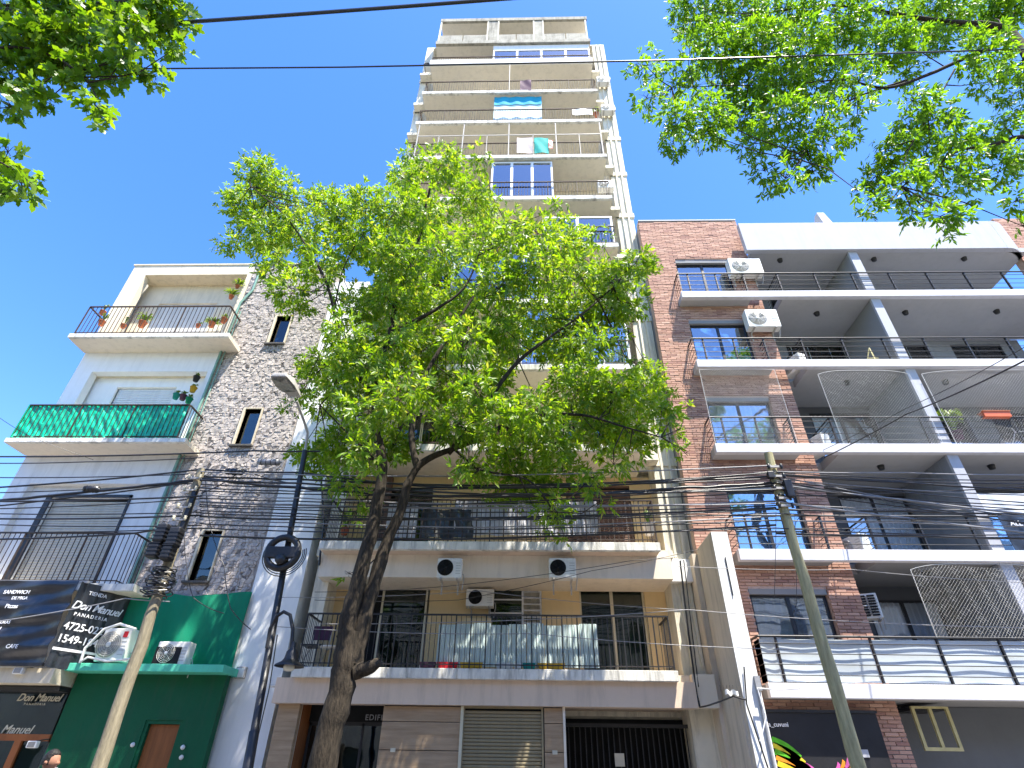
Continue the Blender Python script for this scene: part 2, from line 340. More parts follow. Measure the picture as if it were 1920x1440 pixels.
# ------------------------------------------------------------ windows / rails builders
def sliding_window(parent, x0, x1, z0, z1, y, frame='window_frame_dark', glass='window_glass', panes=2, curtain='curtain', name='window', fw=0.05, back=True, cy=0.16):
    """frame (part) > panes, curtain (sub-parts)"""
    b = MB(); b.box(x0, x1, y, y + 0.07, z1 - fw, z1); b.box(x0, x1, y, y + 0.07, z0, z0 + fw)
    w = (x1 - x0) / panes
    b.box(x0, x0 + fw, y, y + 0.07, z0 + fw, z1 - fw); b.box(x1 - fw, x1, y, y + 0.07, z0 + fw, z1 - fw)
    for k in range(1, panes): b.box(x0 + w * k - fw * 0.75, x0 + w * k + fw * 0.75, y, y + 0.07, z0 + fw, z1 - fw)
    f = b.build(name, frame, parent)
    for k in range(panes):
        MB().box(x0 + w * k + fw * 0.75 + .004, x0 + w * (k + 1) - fw * 0.75 - .004, y + 0.03, y + 0.036, z0 + fw, z1 - fw).build('pane', glass, f)
    if curtain:
        ph = random.random() * 6
        MB().grid(lambda u, v: (x0 + fw + u * (x1 - x0 - 2 * fw), y + cy + 0.025 * math.sin(u * (x1 - x0) * 42 + ph) + 0.012 * math.sin(u * 61), z0 + fw + v * (z1 - z0 - 2 * fw)), int(60 * (x1 - x0)), 1).build('curtain', curtain, f)
    if back: MB().box(x0, x1, y + 0.3, y + 0.32, z0, z1).build('dark_room_backing', 'interior_dark', f)  # flat dark sheet stands in for the unlit room
    return f
def roller_shutter(parent, x0, x1, z0, z1, y, m, pitch=0.06, name='roller_shutter', guide=None):
    g = MB(); g.box(x0 - 0.04, x0, y - 0.03, y + 0.06, z0, z1); g.box(x1, x1 + 0.04, y - 0.03, y + 0.06, z0, z1); g.box(x0 - .04, x1 + .04, y - 0.03, y + .06, z1, z1 + 0.05)
    f = g.build(name, guide or m, parent)
    n = int((z1 - z0) / pitch); pr = bpy.data.meshes.new('slat')
    w = x1 - x0 - 0.004; q = MB(); h = pitch
    prof = [(0.0, -h / 2 + .004), (-0.012, -h / 4), (-0.014, 0.0), (-0.010, h / 3), (0.0, h / 2 - .002), (0.02, h / 2 - .002), (0.02, -h / 2 + .004)]
    vs = [(sx * w / 2, a, b) for sx in (-1, 1) for a, b in prof]; k = len(prof)
    q.add(vs, [tuple([i, (i + 1) % k, (i + 1) % k + k, i + k][::-1]) for i in range(k)] + [tuple(range(k))[::-1], tuple(range(k, 2 * k))])
    pr.from_pydata(q.v, [], q.f); pr.materials.append(M[m])
    for i in range(n):
        inst('slat', pr, ((x0 + x1) / 2, y + 0.01 + random.uniform(-.002, .002), z0 + (i + .5) * pitch), f)
    MB().box(x0, x1, y + 0.035, y + 0.05, z0, z1).build('backing', 'interior_dark', f)
    return f
def bar_rail(parent, x0, x1, yf, yb, z0, h, m='rust_metal', sp=0.11, single=True, post_every=8, t=0.014, mid=None, left=True, right=True):
    """vertical-bar railing: handrail (part) > baluster (sub-part)"""
    b = MB(); rt = 0.022
    b.box(x0, x1, yf - rt, yf + rt, z0 + h - 0.02, z0 + h + 0.012)
    b.box(x0, x1, yf - 0.012, yf + 0.012, z0 + 0.07, z0 + 0.09)
    for s, on in ((x0, left), (x1, right)):
        if on:
            b.box(s - rt, s + rt, yf + rt, yb, z0 + h - 0.02, z0 + h + 0.012); b.box(s - .012, s + .012, yf + .012, yb, z0 + .07, z0 + .09)
    if mid: b.box(x0, x1, yf - 0.01, yf + 0.01, z0 + mid - .01, z0 + mid + .01)
    f = b.build('railing', m, parent)
    pos = []
    n = max(1, int(round((x1 - x0) / sp)))
    for i in range(n + 1): pos.append((x0 + (x1 - x0) * i / n, yf, i % post_every == 0))
    ns = max(1, int(round((yb - yf) / sp)))
    for s, on in ((x0, left), (x1, right)):
        if on:
            for j in range(1, ns): pos.append((s, yf + (yb - yf) * j / ns, False))
    hh = h - 0.02
    if single:
        me = box_mesh('baluster', t, t, hh, m); mp = box_mesh('post', t * 2.2, t * 2.2, hh, m)
        for (x, y, big) in pos: inst('post' if big else 'baluster', mp if big else me, (x, y, z0 + hh / 2), f)
    else:
        q = MB()
        for (x, y, big) in pos:
            w = t if big else t / 2; q.box(x - w, x + w, y - w, y + w, z0, z0 + hh)
        o = q.build('balusters', m, f); o['kind'] = 'stuff'
    return f
def pipe_rail(parent, x0, x1, yf, yb, z0, h, posts, bars=4, m='black_metal', left=True, right=False):
    f = MB().tube([(x0, yf, z0 + h), (x1, yf, z0 + h)], 0.025, 8)
    if left: f.tube([(x0, yf, z0 + h), (x0, yb, z0 + h)], 0.025, 8)
    f = f.build('railing', m, parent)
    for k in range(bars):
        z = z0 + h * (k + 0.75) / (bars + 0.45)
        q = MB().tube([(x0, yf, z), (x1, yf, z)], 0.010, 6)
        if left: q.tube([(x0, yf, z), (x0, yb, z)], 0.010, 6)
        q.build('rail_bar', m, f)
    pm = box_mesh('post', 0.035, 0.06, h, m)
    for x in posts: inst('post', pm, (x, yf + 0.03, z0 + h / 2), f)
    return f
# ------------------------------------------------------------ RIGHT BUILDING
RB = thing('apartment_building', 'modern red brick and grey block with white balcony slabs, right of the tower', 'building', (10, 13.5, 0))
RS = [3.20, 5.98, 8.78, 11.55, 14.30]
HEADS = [5.2, 7.8, 10.53, 13.47, 16.23]
holes = [(5.15, 6.95, s, h) for s, h in zip(RS, HEADS)]
YB = 13.45
MB().wall(4.12, 7.66, YB + 0.03, YB + 0.28, 2.2, 18.28, holes + [(4.9, 7.1, 0, 2.72)]).build('brick_backing', 'mortar', RB)
MB().wall(16.85, 19.5, YB + 0.03, YB + 0.28, 0, 18.28, []).build('brick_backing', 'mortar', RB)
MB().box(4.12, 4.3, YB + 0.28, 24, 0, 18.2).build('side_wall', 'side_grey', RB)
MB().box(4.3, 19.5, 18.6, 24, 0, 17.9).build('rear_block', 'side_grey', RB)
# bricks
bl, bh, bd, g = 0.27, 0.058, 0.05, 0.014
brick_positions = []
def lay(x0, x1, z0, z1, holes, yf):
    row = 0; z = z0
    while z + bh < z1:
        x = x0 - (row % 2) * bl / 2 + random.uniform(-.02, .02)
        segs = []
        blocked = sorted([(h[0], h[1]) for h in holes if h[2] - .01 < z + bh and h[3] + .01 > z and h[1] > x0 and h[0] < x1])
        cur = x0
        for a, b in blocked:
            if a > cur: segs.append((cur, a))
            cur = max(cur, b)
        if cur < x1: segs.append((cur, x1))
        while x < x1:
            for a, b in segs:
                xa, xb = max(x, a), min(x + bl, b)
                if xb - xa > 0.04: brick_positions.append(((xa + xb) / 2, yf, z + bh / 2, xb - xa))
            x += bl + g
        z += bh + g; row += 1
lay(4.12, 7.66, 2.32, 18.26, holes + [(4.9, 7.1, 0, 2.74)], YB)
lay(7.12, 7.66, 0.0, 2.32, [], YB)
lay(16.85, 19.4, 12.0, 18.26, [], YB)
bm_unit = box_mesh('brick', 1, 1, 1, 'brick_clay')
cand = sorted([b for b in brick_positions if (b[0] > 7.05 and b[2] > 1.7) or (b[0] < 5.2 and b[2] > 6)], key=lambda b: (b[0] ** 2 + b[1] ** 2 + (b[2] - 1.6) ** 2) - (30 if b[3] > .2 else 0))[:300]
cs = set(cand); q = MB()
for b in brick_positions:
    dy = random.uniform(-.006, .006); 
    if b in cs: inst('brick', bm_unit, (b[0], b[1] + bd / 2 + dy, b[2]), RB, rot=(0, random.uniform(-.008, .008), 0), scale=(b[3], bd, bh))
    else: q.box(b[0] - b[3] / 2, b[0] + b[3] / 2, b[1] + dy, b[1] + bd + dy, b[2] - bh / 2 + random.uniform(-.003, .003), b[2] + bh / 2 + random.uniform(-.003, .003))
o = q.build('bricks', 'brick_clay', RB); o['kind'] = 'stuff'
# recess walls, ceilings, dividers
for i, s in enumerate(RS):
    top = (RS[i + 1] - 0.26) if i < 4 else 16.2
    hl = [(8.95, 11.0 - 0.15, s, s + 2.3), (11.6, 13.7, s, s + 2.3), (14.5, 16.2, s, s + 2.3)]
    if i == 0: hl[0] = (8.75, 10.6, s, s + 2.2)
    MB().wall(7.66, 16.85, 15.2, 15.4, s, top, hl).build('recess_wall', 'dark_grey_paint' if i < 3 else 'side_grey', RB)  # weaker skylight on the lower floors painted in as a darker grey
    MB().box(10.885, 11.155, 13.2, 15.2, s, top).build('divider_wall', 'side_grey' if i < 3 else 'soffit_grey', RB)  # divider sides also paler higher up, light painted into the grey
    MB().box(10.88, 11.16, 13.12, 13.2, s, top).build('divider_edge', 'light_grey_paint', RB)
    for h in hl: sliding_window(RB, h[0], h[1], h[2], h[3], 15.22, glass='clear_glass', curtain='lit_curtain' if i > 0 else 'curtain', cy=.07)
    # side return of the pillar
    MB().box(7.5, 7.655, YB + 0.28, 15.2, s, top).build('pillar_return', 'dark_grey_paint', RB)
    # slab with opening in front of the pillar
    th = 0.26 if i else 0.27
    z0, z1 = s - th, s
    MB().box(4.95, 17.5, 13.0, 13.16, z0, z1).build('balcony_fascia', 'slab_white_paint', RB, bevel=0.008)
    b = MB(); b.box(4.955, 7.15, 13.16, YB, z0 + .01, z1 - .01)
    if i: b.box(8.15, 17.5, 13.16, 15.2, z0 + .01, z1 - .01); b.box(7.66, 8.15, 14.1, 15.2, z0 + .01, z1 - .01)
    else: b.box(7.15, 17.5, 13.16, 15.2, z0 + .01, z1 - .01)
    b.build('balcony_slab', 'soffit_grey_lit' if i >= 2 else 'soffit_grey', RB)  # brighter upper ceilings painted in by a paler grey
    hgt = 0.84 if i else 0.9
    posts = [5.3, 6.2, 7.1, 8.2, 9.4, 10.6, 11.8, 13.0, 14.2, 15.4, 16.6]
    if i == 0: posts = [5.35, 6.35, 7.35, 8.75, 10.05, 11.3, 12.6]
    f = pipe_rail(RB, 4.97, 17.4, 13.06, YB, s, hgt, posts)
    if i:   # returns round the void
        for xx in (7.13, 8.2):
            MB().tube([(xx, 13.06, s + hgt), (xx, 14.1 if xx > 8 else YB, s + hgt)], 0.022, 6).build('rail_return', 'black_metal', f)
            for k in range(6):
                z = s + 0.1 + k * hgt / 6.5
                MB().tube([(xx, 13.08, z), (xx, 14.1 if xx > 8 else YB, z)], 0.009, 5).build('rail_bar', 'black_metal', f)
    else:   # translucent film panels hung behind the first balcony rail
        for a, b2 in zip([4.97] + posts[:-1], posts):
            MB().grid(lambda u, v: (a + .03 + u * (b2 - a - .06), 13.1 + 0.006 * math.sin(u * 5 + a) + 0.005 * math.sin(v * 9 + a * 3), s + 0.03 + v * 0.82), 8, 8, 0.01).build('screen_panel', 'balcony_glass_film', f)
        MB().grid(lambda u, v: (5.0, 13.1 + u * 0.33, s + 0.03 + v * 0.82), 4, 4, 0.01).build('screen_panel', 'balcony_glass_film', f)
    sliding_window(RB, 5.17, 6.93, s + .02, HEADS[i] - .12, YB + 0.12, curtain='lit_curtain', cy=.1)
    MB().box(5.16, 6.94, YB + .03, YB + .26, HEADS[i] - .12, HEADS[i]).build('lintel', 'soffit_grey', RB)
# round ceiling lamps
for (px, py, z) in [(1462, 487, 16.2), (1638, 485, 16.2), (1807, 484, 16.2), (1531, 587, 14.04), (1697, 585, 14.04), (1868, 583, 14.04), (1587, 716, 11.29), (1772, 715, 11.29), (1651, 874, 8.52), (1858, 873, 8.52), (1735, 1073, 5.72)]:
    d = ray(px, py); p = CAM + d * ((z - 1.6) / d[2])
    MB().lathe((p[0], p[1], z), [(0.0, -0.1), (0.07, -0.1), (0.085, -0.03), (0.09, 0.012)], 14).build('ceiling_lamp', 'black_metal', RB)
# roof parapet
pb = MB(); n = 12
pb.box(7.46, 16.1, 13.0, 13.18, 16.2, 17.58)
MB().box(7.46, 16.1, 13.0, 13.18, 16.2, 17.58).build('parapet', 'light_grey_paint', RB, bevel=0.01)
MB().box(7.66, 16.85, 13.18, 15.4, 16.2, 16.4).build('roof_slab', 'soffit_grey_lit', RB)
# curved end of parapet
cv = MB()
for k in range(10):
    a0 = k / 10; a1 = (k + 1) / 10
    cv.box(16.1 + 0.75 * a0, 16.1 + 0.75 * a1, 13.0 + 0.45 * a0 ** 2, 13.18 + 0.45 * a0 ** 2, 16.2, 17.58 + 0.0 * a0)
cv.build('parapet_end', 'light_grey_paint', RB)
MB().box(7.66, 16.85, 15.4, 15.6, 0, 17.6).build('inner_wall', 'side_grey', RB)
MB().add([(10.75, 13.3, 17.4), (11.15, 13.3, 17.4), (11.15, 14.6, 17.4), (10.75, 14.6, 17.4), (10.75, 13.5, 18.75), (11.0, 13.5, 18.75), (11.0, 13.7, 18.75), (10.75, 13.7, 18.75)], [(0, 3, 2, 1), (4, 5, 6, 7), (0, 1, 5, 4), (1, 2, 6, 5), (2, 3, 7, 6), (3, 0, 4, 7)]).build('roof_fin', 'light_grey_paint', RB)
MB().tube([(7.7, 13.6, 18.15), (10.75, 13.6, 18.15)], 0.03, 6).build('roof_rail', 'window_frame_white', RB)
MB().box(4.12, 7.66, YB - .02, YB + 0.3, 18.28, 18.34).build('coping', 'light_grey_paint', RB)
# ground floor
MB().box(4.5, 7.1, 13.3, 13.36, 0, 2.72).build('shopfront_panel', 'mural_black', RB)
MB().box(4.46, 7.12, 13.27, 13.45, 2.70, 2.75).build('shopfront_trim', 'black_metal', RB)
MB().wall(7.66, 17.5, 14.4, 14.6, 0, 2.93, []).build('ground_wall', 'dark_grey_paint', RB)
text('lettering', 'ica_cuvuni', 0.115, at(1434, 1362, 13.29), (1, 0, 0), (0, 0, 1), 'white_print', RB)
MB().box(6.42, 6.72, 13.285, 13.3, 1.95, 2.08).build('notice_plate', 'light_grey_paint', RB)
def feather(px0, py0, px1, py1, w0, w1, m, name):
    a = at(px0, py0, 13.296); b = at(px1, py1, 13.296); d = (b - a); nn = np.array([-d[2], 0, d[0]]); nn = nn / np.linalg.norm(nn)
    k = 8; vs = []
    for i in range(k + 1):
        t = i / k; w = w0 + (w1 - w0) * t; c = a + d * t + nn * 0.05 * math.sin(t * 3); vs += [c - nn * w, c + nn * w]
    q = MB(); q.add([tuple(v) for v in vs], [(2 * i, 2 * i + 1, 2 * i + 3, 2 * i + 2) for i in range(k)]); q.add([(v[0], v[1] - .005, v[2]) for v in vs], [(2 * i, 2 * i + 2, 2 * i + 3, 2 * i + 1) for i in range(k)])
    q.build(name, m, RB)
for i, (m_, dy) in enumerate([('paint_green', 0), ('paint_yellow', 11), ('paint_green', 24), ('paint_orange', 34), ('paint_yellow', 46)]):
    feather(1446 + i * 3, 1385 + dy, 1500 + i * 8, 1425 + dy, 0.05, 0.08, m_, 'mural_stripe')
for i, m_ in enumerate(['paint_orange', 'paint_pink', 'paint_orange', 'paint_pink']):
    feather(1482 + i * 9, 1420 + i * 4, 1510 + i * 8, 1450 + i * 4, 0.03, 0.05, m_, 'mural_stripe')
    feather(1600 - i * 9, 1416 + i * 5, 1585 - i * 9, 1450, 0.03, 0.05, m_, 'mural_stripe')

# ------------------------------------------------------------ party pier right of tower
PR = thing('party_wall', 'tall beige party wall with a white front edge, between tower and brick block', 'wall', (4.3, 13, 0))
MB().box(4.10, 4.44, 12.16, YB - .03, 0, 6.08).build('wall_body', 'beige_pier', PR, bevel=0.01)
MB().box(4.105, 4.46, 12.145, 12.16, 0, 6.07).build('front_face', 'clean_white', PR)
MB().box(4.06, 4.1, 12.3, 14.6, 0, 2.9).build('lower_render', 'beige_pier', PR)
MB().box(3.98, 4.12, 13.44, 15.2, 0, 6.0).build('rear_wall', 'beige_pier', PR)
MB().tube([(4.4, 12.12, 3.0), (4.4, 12.12, 0)], 0.035, 8).build('downpipe', 'pipe_grey', PR)
MB().box(4.36, 4.46, 12.06, 12.14, 2.95, 3.2).build('pipe_head', 'pipe_grey', PR)
MB().tube([(4.3, 12.13, 5.5), (4.3, 12.13, 4.7)], 0.012, 6).build('conduit', 'black_metal', PR)

# ------------------------------------------------------------ TOWER
TW = thing('apartment_tower', 'tall old beige apartment tower with stacked open balconies, in the middle behind the tree', 'building', (-0.7, 14, 0))
TS = [3.40, 6.12, 8.75, 11.40, 14.0, 16.62, 19.24, 21.87, 24.42, 26.88, 29.6]
TXL = [-4.95, -4.95, -4.9, -4.9, -4.85, -4.8, -4.75, -4.72, -4.7, -4.68, -4.6]
TXR = [3.15, 3.15, 3.15, 3.15, 3.18, 3.18, 3.2, 3.22, 3.22, 3.22, 3.2]
YW = 14.6
hole_sets = {0: [(-4.1, -2.45, 3.4, 5.62), (-0.95, 0.38, 4.5, 5.52), (1.33, 2.96, 3.4, 5.62)],
             1: [(-4.2, -2.6, 6.12, 8.3), (-0.9, 0.3, 7.0, 8.3), (1.1, 2.9, 6.12, 8.3)]}
for i, s in enumerate(TS):
    top = TS[i + 1] - 0.2 if i < 10 else 32.3
    hl = hole_sets.get(i, [(-4.0, -2.4, s, s + 2.1), (-1.0, 0.2, s + 0.9, s + 2.1), (1.2, 2.8, s, s + 2.1)])
    w = MB().wall(-5.2, 4.1, YW, YW + 0.25, s, top, hl).build('facade_wall', 'yellow_wall' if i < 2 else 'tower_wall', TW)
    for k, h in enumerate(hl):
        if i == 0 and k == 0: continue
        if i == 1 and k == 2:
            continue
        if i > 1 and (i * 7 + k) % 3 == 0:
            roller_shutter(TW, h[0] + .05, h[1] - .05, h[2] + (.0 if k != 1 else 0), h[3] - 0.05, YW + 0.08, 'shutter_cream' if i % 2 else 'shutter_brown', 0.11)
        elif k == 1 and i < 2:
            pass
        else:
            sliding_window(TW, h[0], h[1], h[2], h[3], YW + 0.1, 'window_frame_cream', 'dark_glass', 2, None if i < 2 else 'curtain', back=True)
    # slab
    lo = s - (0.2 if i else 0.2)
    MB().box(TXL[i], TXR[i], 13.0, 13.12, lo, s).build('balcony_fascia', 'slab_edge' if i != 10 else 'clean_white', TW, bevel=0.01)
    MB().box(TXL[i] + .01, TXR[i] - .01, 13.12, YW, lo + .012, s - .01).build('balcony_slab', 'soffit_beige' if i > 1 else 'pink_beam', TW)
    MB().box(TXR[i], 3.55, 13.5, 13.9, lo, s - .02).build('slab_end', 'tower_side', TW)
    MB().box(-5.15, TXL[i], 13.5, 13.9, lo, s - .02).build('slab_end', 'tower_side', TW)
    MB().box(3.44, 4.14, 13.855, 14.0, lo, s + .03).build('band_block', 'tower_side', TW)
    MB().box(-5.23, -4.8, 13.855, 14.0, lo, s + .03).build('band_block', 'tower_side', TW)
for nme, a, b in (('side_fin', 3.48, 4.1), ('side_fin', -5.2, -4.85)):
    MB().box(a, b, 13.9, YW, 0 if a > 0 else 0, 33.0).build(nme, 'tower_side', TW)
for xx in (3.7, 3.92):
    MB().box(xx - .03, xx + .03, 13.84, 13.9, 3.6, 33.0).build('rib', 'tower_side', TW)
MB().box(-5.2, 4.1, YW + .25, 24, 2.7, 33.0).build('tower_body', 'tower_side', TW)
# railings of the tower
for i, s in enumerate(TS):
    if i == 10: h = 0.55
    elif i < 2: h = 1.08
    else: h = 0.92
    bar_rail(TW, TXL[i] + .08, TXR[i] - .05, 13.06, YW - .02 if i > 1 else 13.9, s, h, 'rust_metal' if i else 'black_metal', 0.11, single=(i < 2), post_every=3 if i < 2 else 10, t=0.012, left=True, right=True)
# beams
MB().box(-5.0, 3.46, 13.45, YW, 5.4, 5.93).build('beam', 'soffit_white', TW)
MB().box(3.46, 3.99, 13.7, YW, 5.42, 5.95).build('beam', 'clean_white', TW)
MB().box(-5.3, 3.5, 13.16, 13.5, 2.74, 3.21).build('beam', 'pink_beam', TW)
MB().box(3.5, 3.97, 13.3, 13.6, 2.76, 3.38).build('beam', 'soffit_white', TW)
MB().box(-5.3, 3.5, 13.5, 16, 2.80, 3.2).build('entrance_ceiling', 'pink_beam', TW)
# first floor openings
sliding_window(TW, -3.66, -2.5, 3.42, 5.5, YW + .02, 'window_frame_cream', 'dark_glass', 1, None)
MB().box(-4.1, -3.66, YW + .1, YW + .14, 3.42, 5.6).build('opening_shade', 'interior_dark', TW)  # near-black sheet stands for the shade inside the door opening
MB().box(-4.12, -2.44, YW - .02, YW + .1, 5.5, 5.62).build('shutter_box', 'shutter_brown', TW)
MB().grid(lambda u, v: (-2.9 + u * .34, YW + .14 + .02 * math.sin(u * 30), 3.45 + v * 2.0), 20, 1).build('curtain', 'curtain_dark', TW)
kw = MB()  # kitchen window with louvres
kw.box(-0.95, 0.38, YW + .03, YW + .09, 5.46, 5.52); kw.box(-0.95, 0.38, YW + .03, YW + .09, 4.5, 4.56)
for x in (-0.95, -0.12, 0.33): kw.box(x, x + .05, YW + .03, YW + .09, 4.56, 5.46)
kw.box(-0.9, -0.12, YW + .03, YW + .09, 5.18, 5.21); kw.box(-0.9, -0.12, YW + .03, YW + .09, 4.86, 4.89)
kf = kw.build('kitchen_window', 'window_frame_white', TW)
MB().box(-0.9, -0.12, YW + .055, YW + .06, 4.56, 5.46).build('pane', 'dark_glass', kf)
for k in range(6):
    z = 4.62 + k * .15; MB().add([(-.07, YW + .02, z), (.33, YW + .02, z), (.33, YW + .1, z + .05), (-.07, YW + .1, z + .05), (-.07, YW + .02, z + .02), (.33, YW + .02, z + .02), (.33, YW + .1, z + .07), (-.07, YW + .1, z + .07)], [(0, 3, 2, 1), (4, 5, 6, 7), (0, 1, 5, 4), (1, 2, 6, 5), (2, 3, 7, 6), (3, 0, 4, 7)]).build('louvre', 'window_frame_white', kf)
MB().box(-0.95, .38, YW + .3, YW + .32, 4.5, 5.52).build('dark_room_backing', 'interior_dark', kf)  # dark sheet in place of the unlit kitchen
# small lit ceiling lamp seen through the first-floor door
MB().lathe((-3.0, YW + .5, 5.45), [(0, 0), (.07, 0), (.07, .03)], 10).build('ceiling_lamp', 'white_plastic', TW)
# second floor brown shutter and dark piers
roller_shutter(TW, 1.15, 2.9, 6.7, 8.25, YW + .05, 'shutter_brown', 0.06)
sliding_window(TW, 1.1, 2.9, 6.14, 6.68, YW + .12, 'window_frame_white', 'dark_glass', 3, None)
roller_shutter(TW, -0.9, 0.3, 7.0, 8.25, YW + .05, 'shutter_tan', 0.06)
MB().box(-4.05, -3.8, 14.4, YW, 6.12, 8.5).build('pier', 'shutter_brown', TW)
# enclosed glazed balconies
def glazed(x0, x1, z0, z1, n, lab, curtain='curtain'):
    sliding_window(TW, x0, x1, z0, z1, 13.14, 'window_frame_white', 'window_glass', n, curtain, name='balcony_glazing', fw=0.07)
glazed(-1.6, 3.14, 29.9, 31.0, 4, '')
MB().box(-1.6, 3.14, 13.13, 13.3, 31.0, 31.44).build('glazing_header', 'clean_white', TW)
glazed(-1.35, 1.05, 19.26, 21.6, 3, '')
glazed(0.6, 3.1, 16.64, 18.2, 2, '')
glazed(-0.2, 3.1, 11.42, 13.7, 4, '')
glazed(-3.4, 0.4, 14.02, 16.3, 4, '')
MB().box(-4.6, 3.2, 13.02, 13.1, 29.62, 29.84).build('balcony_upstand', 'clean_white', TW)
# roof level frame
MB().box(-4.45, 3.2, 13.0, 13.12, 33.95, 34.25).build('roof_slab', 'old_roof_concrete', TW); MB().box(-4.44, 3.19, 13.12, 14.45, 33.97, 34.24).build('roof_ceiling', 'soffit_beige', TW)
MB().box(-4.5, 3.22, 13.0, 13.14, 31.45, 31.75).build('roof_parapet', 'old_roof_concrete', TW)
MB().box(-4.5, 3.22, 13.14, YW, 31.46, 31.7).build('roof_slab_lower', 'soffit_beige', TW)
MB().box(-4.45, 3.2, 14.3, 14.45, 31.9, 33.95).build('roof_room_wall', 'grey_plaster', TW)
for x in (-4.4, -1.95, -1.4, 0.42, 0.9, 3.1): MB().box(x - .035, x + .035, 13.02, 13.1, 31.76, 33.95).build('roof_post', 'tower_side', TW)
for x0, x1 in ((-1.92, -1.43), (0.45, 0.87)): MB().box(x0, x1, 13.04, 13.08, 31.76, 33.95).build('roof_panel', 'old_roof_concrete', TW)
for x0, x1 in ((-4.36, -3.2), (-3.15, -1.99), (-1.36, -.5), (-.45, .38), (.94, 2.0), (2.05, 3.06)): MB().box(x0, x1, 13.03, 13.07, 31.76, 32.4).build('roof_guard_panel', 'old_roof_concrete', TW)
MB().box(-5.2, 4.1, 13.9, 24, 33.0, 33.1).build('roof_edge', 'tower_side', TW)
# clothes frames on the upper balconies
fr = MB()
for x in (-4.5, -2.6, -0.7, 1.25, 3.1): fr.box(x - .02, x + .02, 13.02, 13.06, 21.87, 24.2)
for x in (-3.6, -1.6, .3, 2.2): fr.box(x - .012, x + .012, 13.02, 13.05, 21.87, 23.35)
fr.box(-4.5, 3.1, 13.02, 13.05, 23.3, 23.34); fr.build('drying_frame', 'lamp_grey', TW)
MB().tube([(-0.75, 13.03, 26.9), (-0.75, 13.03, 29.3)], 0.02, 6).build('pole', 'lamp_grey', TW)
# ground floor of the tower
for (x0, x1) in ((-2.97, -1.36), (0.36, 0.77)):
    z = 2.72
    for hh in (0.28, 0.02 + .47, 0.5, 0.5, 0.5, 0.45):
        MB().box(x0, x1, 13.3, 13.38, z - hh + .012, z).build('stone_panel', 'travertine', TW, bevel=0.004); z -= hh
MB().box(-5.2, -4.75, 13.34, 13.5, 0, 2.74).build('stone_panel', 'travertine', TW, bevel=0.004)
MB().box(-2.97, 0.77, 13.38, 13.6, 0, 2.74).build('ground_wall', 'dark_stone', TW)
MB().box(-1.36, -1.3, 13.27, 13.4, 0, 2.74).build('shutter_jamb', 'window_frame_cream', TW)
roller_shutter(TW, -1.28, 0.3, 1.3, 2.7, 13.33, 'shutter_tan', 0.062, guide='shutter_tan')
MB().box(.74, .79, 13.28, 13.6, 0, 2.74).build('garage_jamb', 'soffit_white', TW)
MB().box(-1.32, .34, 13.3, 13.42, 0, 1.28).build('stone_panel', 'travertine', TW)
MB().box(-4.74, -4.72, 13.5, 15.2, 0, 2.8).build('entrance_side', 'door_wood', TW)
MB().box(-2.97, -2.95, 13.6, 15.2, 0, 2.8).build('entrance_side', 'travertine', TW)
df = MB()
for x in (-4.7, -4.2, -3.55, -3.0): df.box(x, x + .05, 14.0, 14.06, 0, 2.45)
df.box(-4.7, -2.95, 14.0, 14.06, 2.4, 2.47)
df = df.build('entrance_door', 'black_metal', TW)
MB().box(-4.7, -2.97, 14.02, 14.03, 0, 2.4).build('pane', 'dark_glass', df)
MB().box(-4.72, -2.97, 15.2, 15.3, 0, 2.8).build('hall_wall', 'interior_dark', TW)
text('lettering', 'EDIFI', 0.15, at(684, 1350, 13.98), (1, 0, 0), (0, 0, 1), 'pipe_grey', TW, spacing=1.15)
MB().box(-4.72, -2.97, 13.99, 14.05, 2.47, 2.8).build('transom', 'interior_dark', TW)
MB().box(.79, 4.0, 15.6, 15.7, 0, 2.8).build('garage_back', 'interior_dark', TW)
MB().box(.79, .81, 13.6, 15.6, 0, 2.8).build('garage_side', 'interior_dark', TW)
gd = MB()
for k in range(26): gd.box(.9 + k * .12, .92 + k * .12, 14.2, 14.22, 0, 2.5)
gd.box(.85, 4.0, 14.19, 14.23, 2.45, 2.52); gd.build('garage_gate', 'black_metal', TW)
MB().box(1.85, 2.05, 14.15, 14.18, 1.75, 1.98).build('notice_plate', 'gold_print', TW)
# fixing plates over the panel joints
for (x, z) in ((-2.68, 1.955), (.56, 1.955)):
    MB().box(x - .05, x + .05, 13.285, 13.3, z - .035, z + .035).build('number_plate', 'gold_print', TW)

# ------------------------------------------------------------ LEFT BUILDING
LB = thing('apartment_house', 'low cream and white house with a stone clad stair bay, left of the tower', 'building', (-10, 14, 0))
YL = 13.8
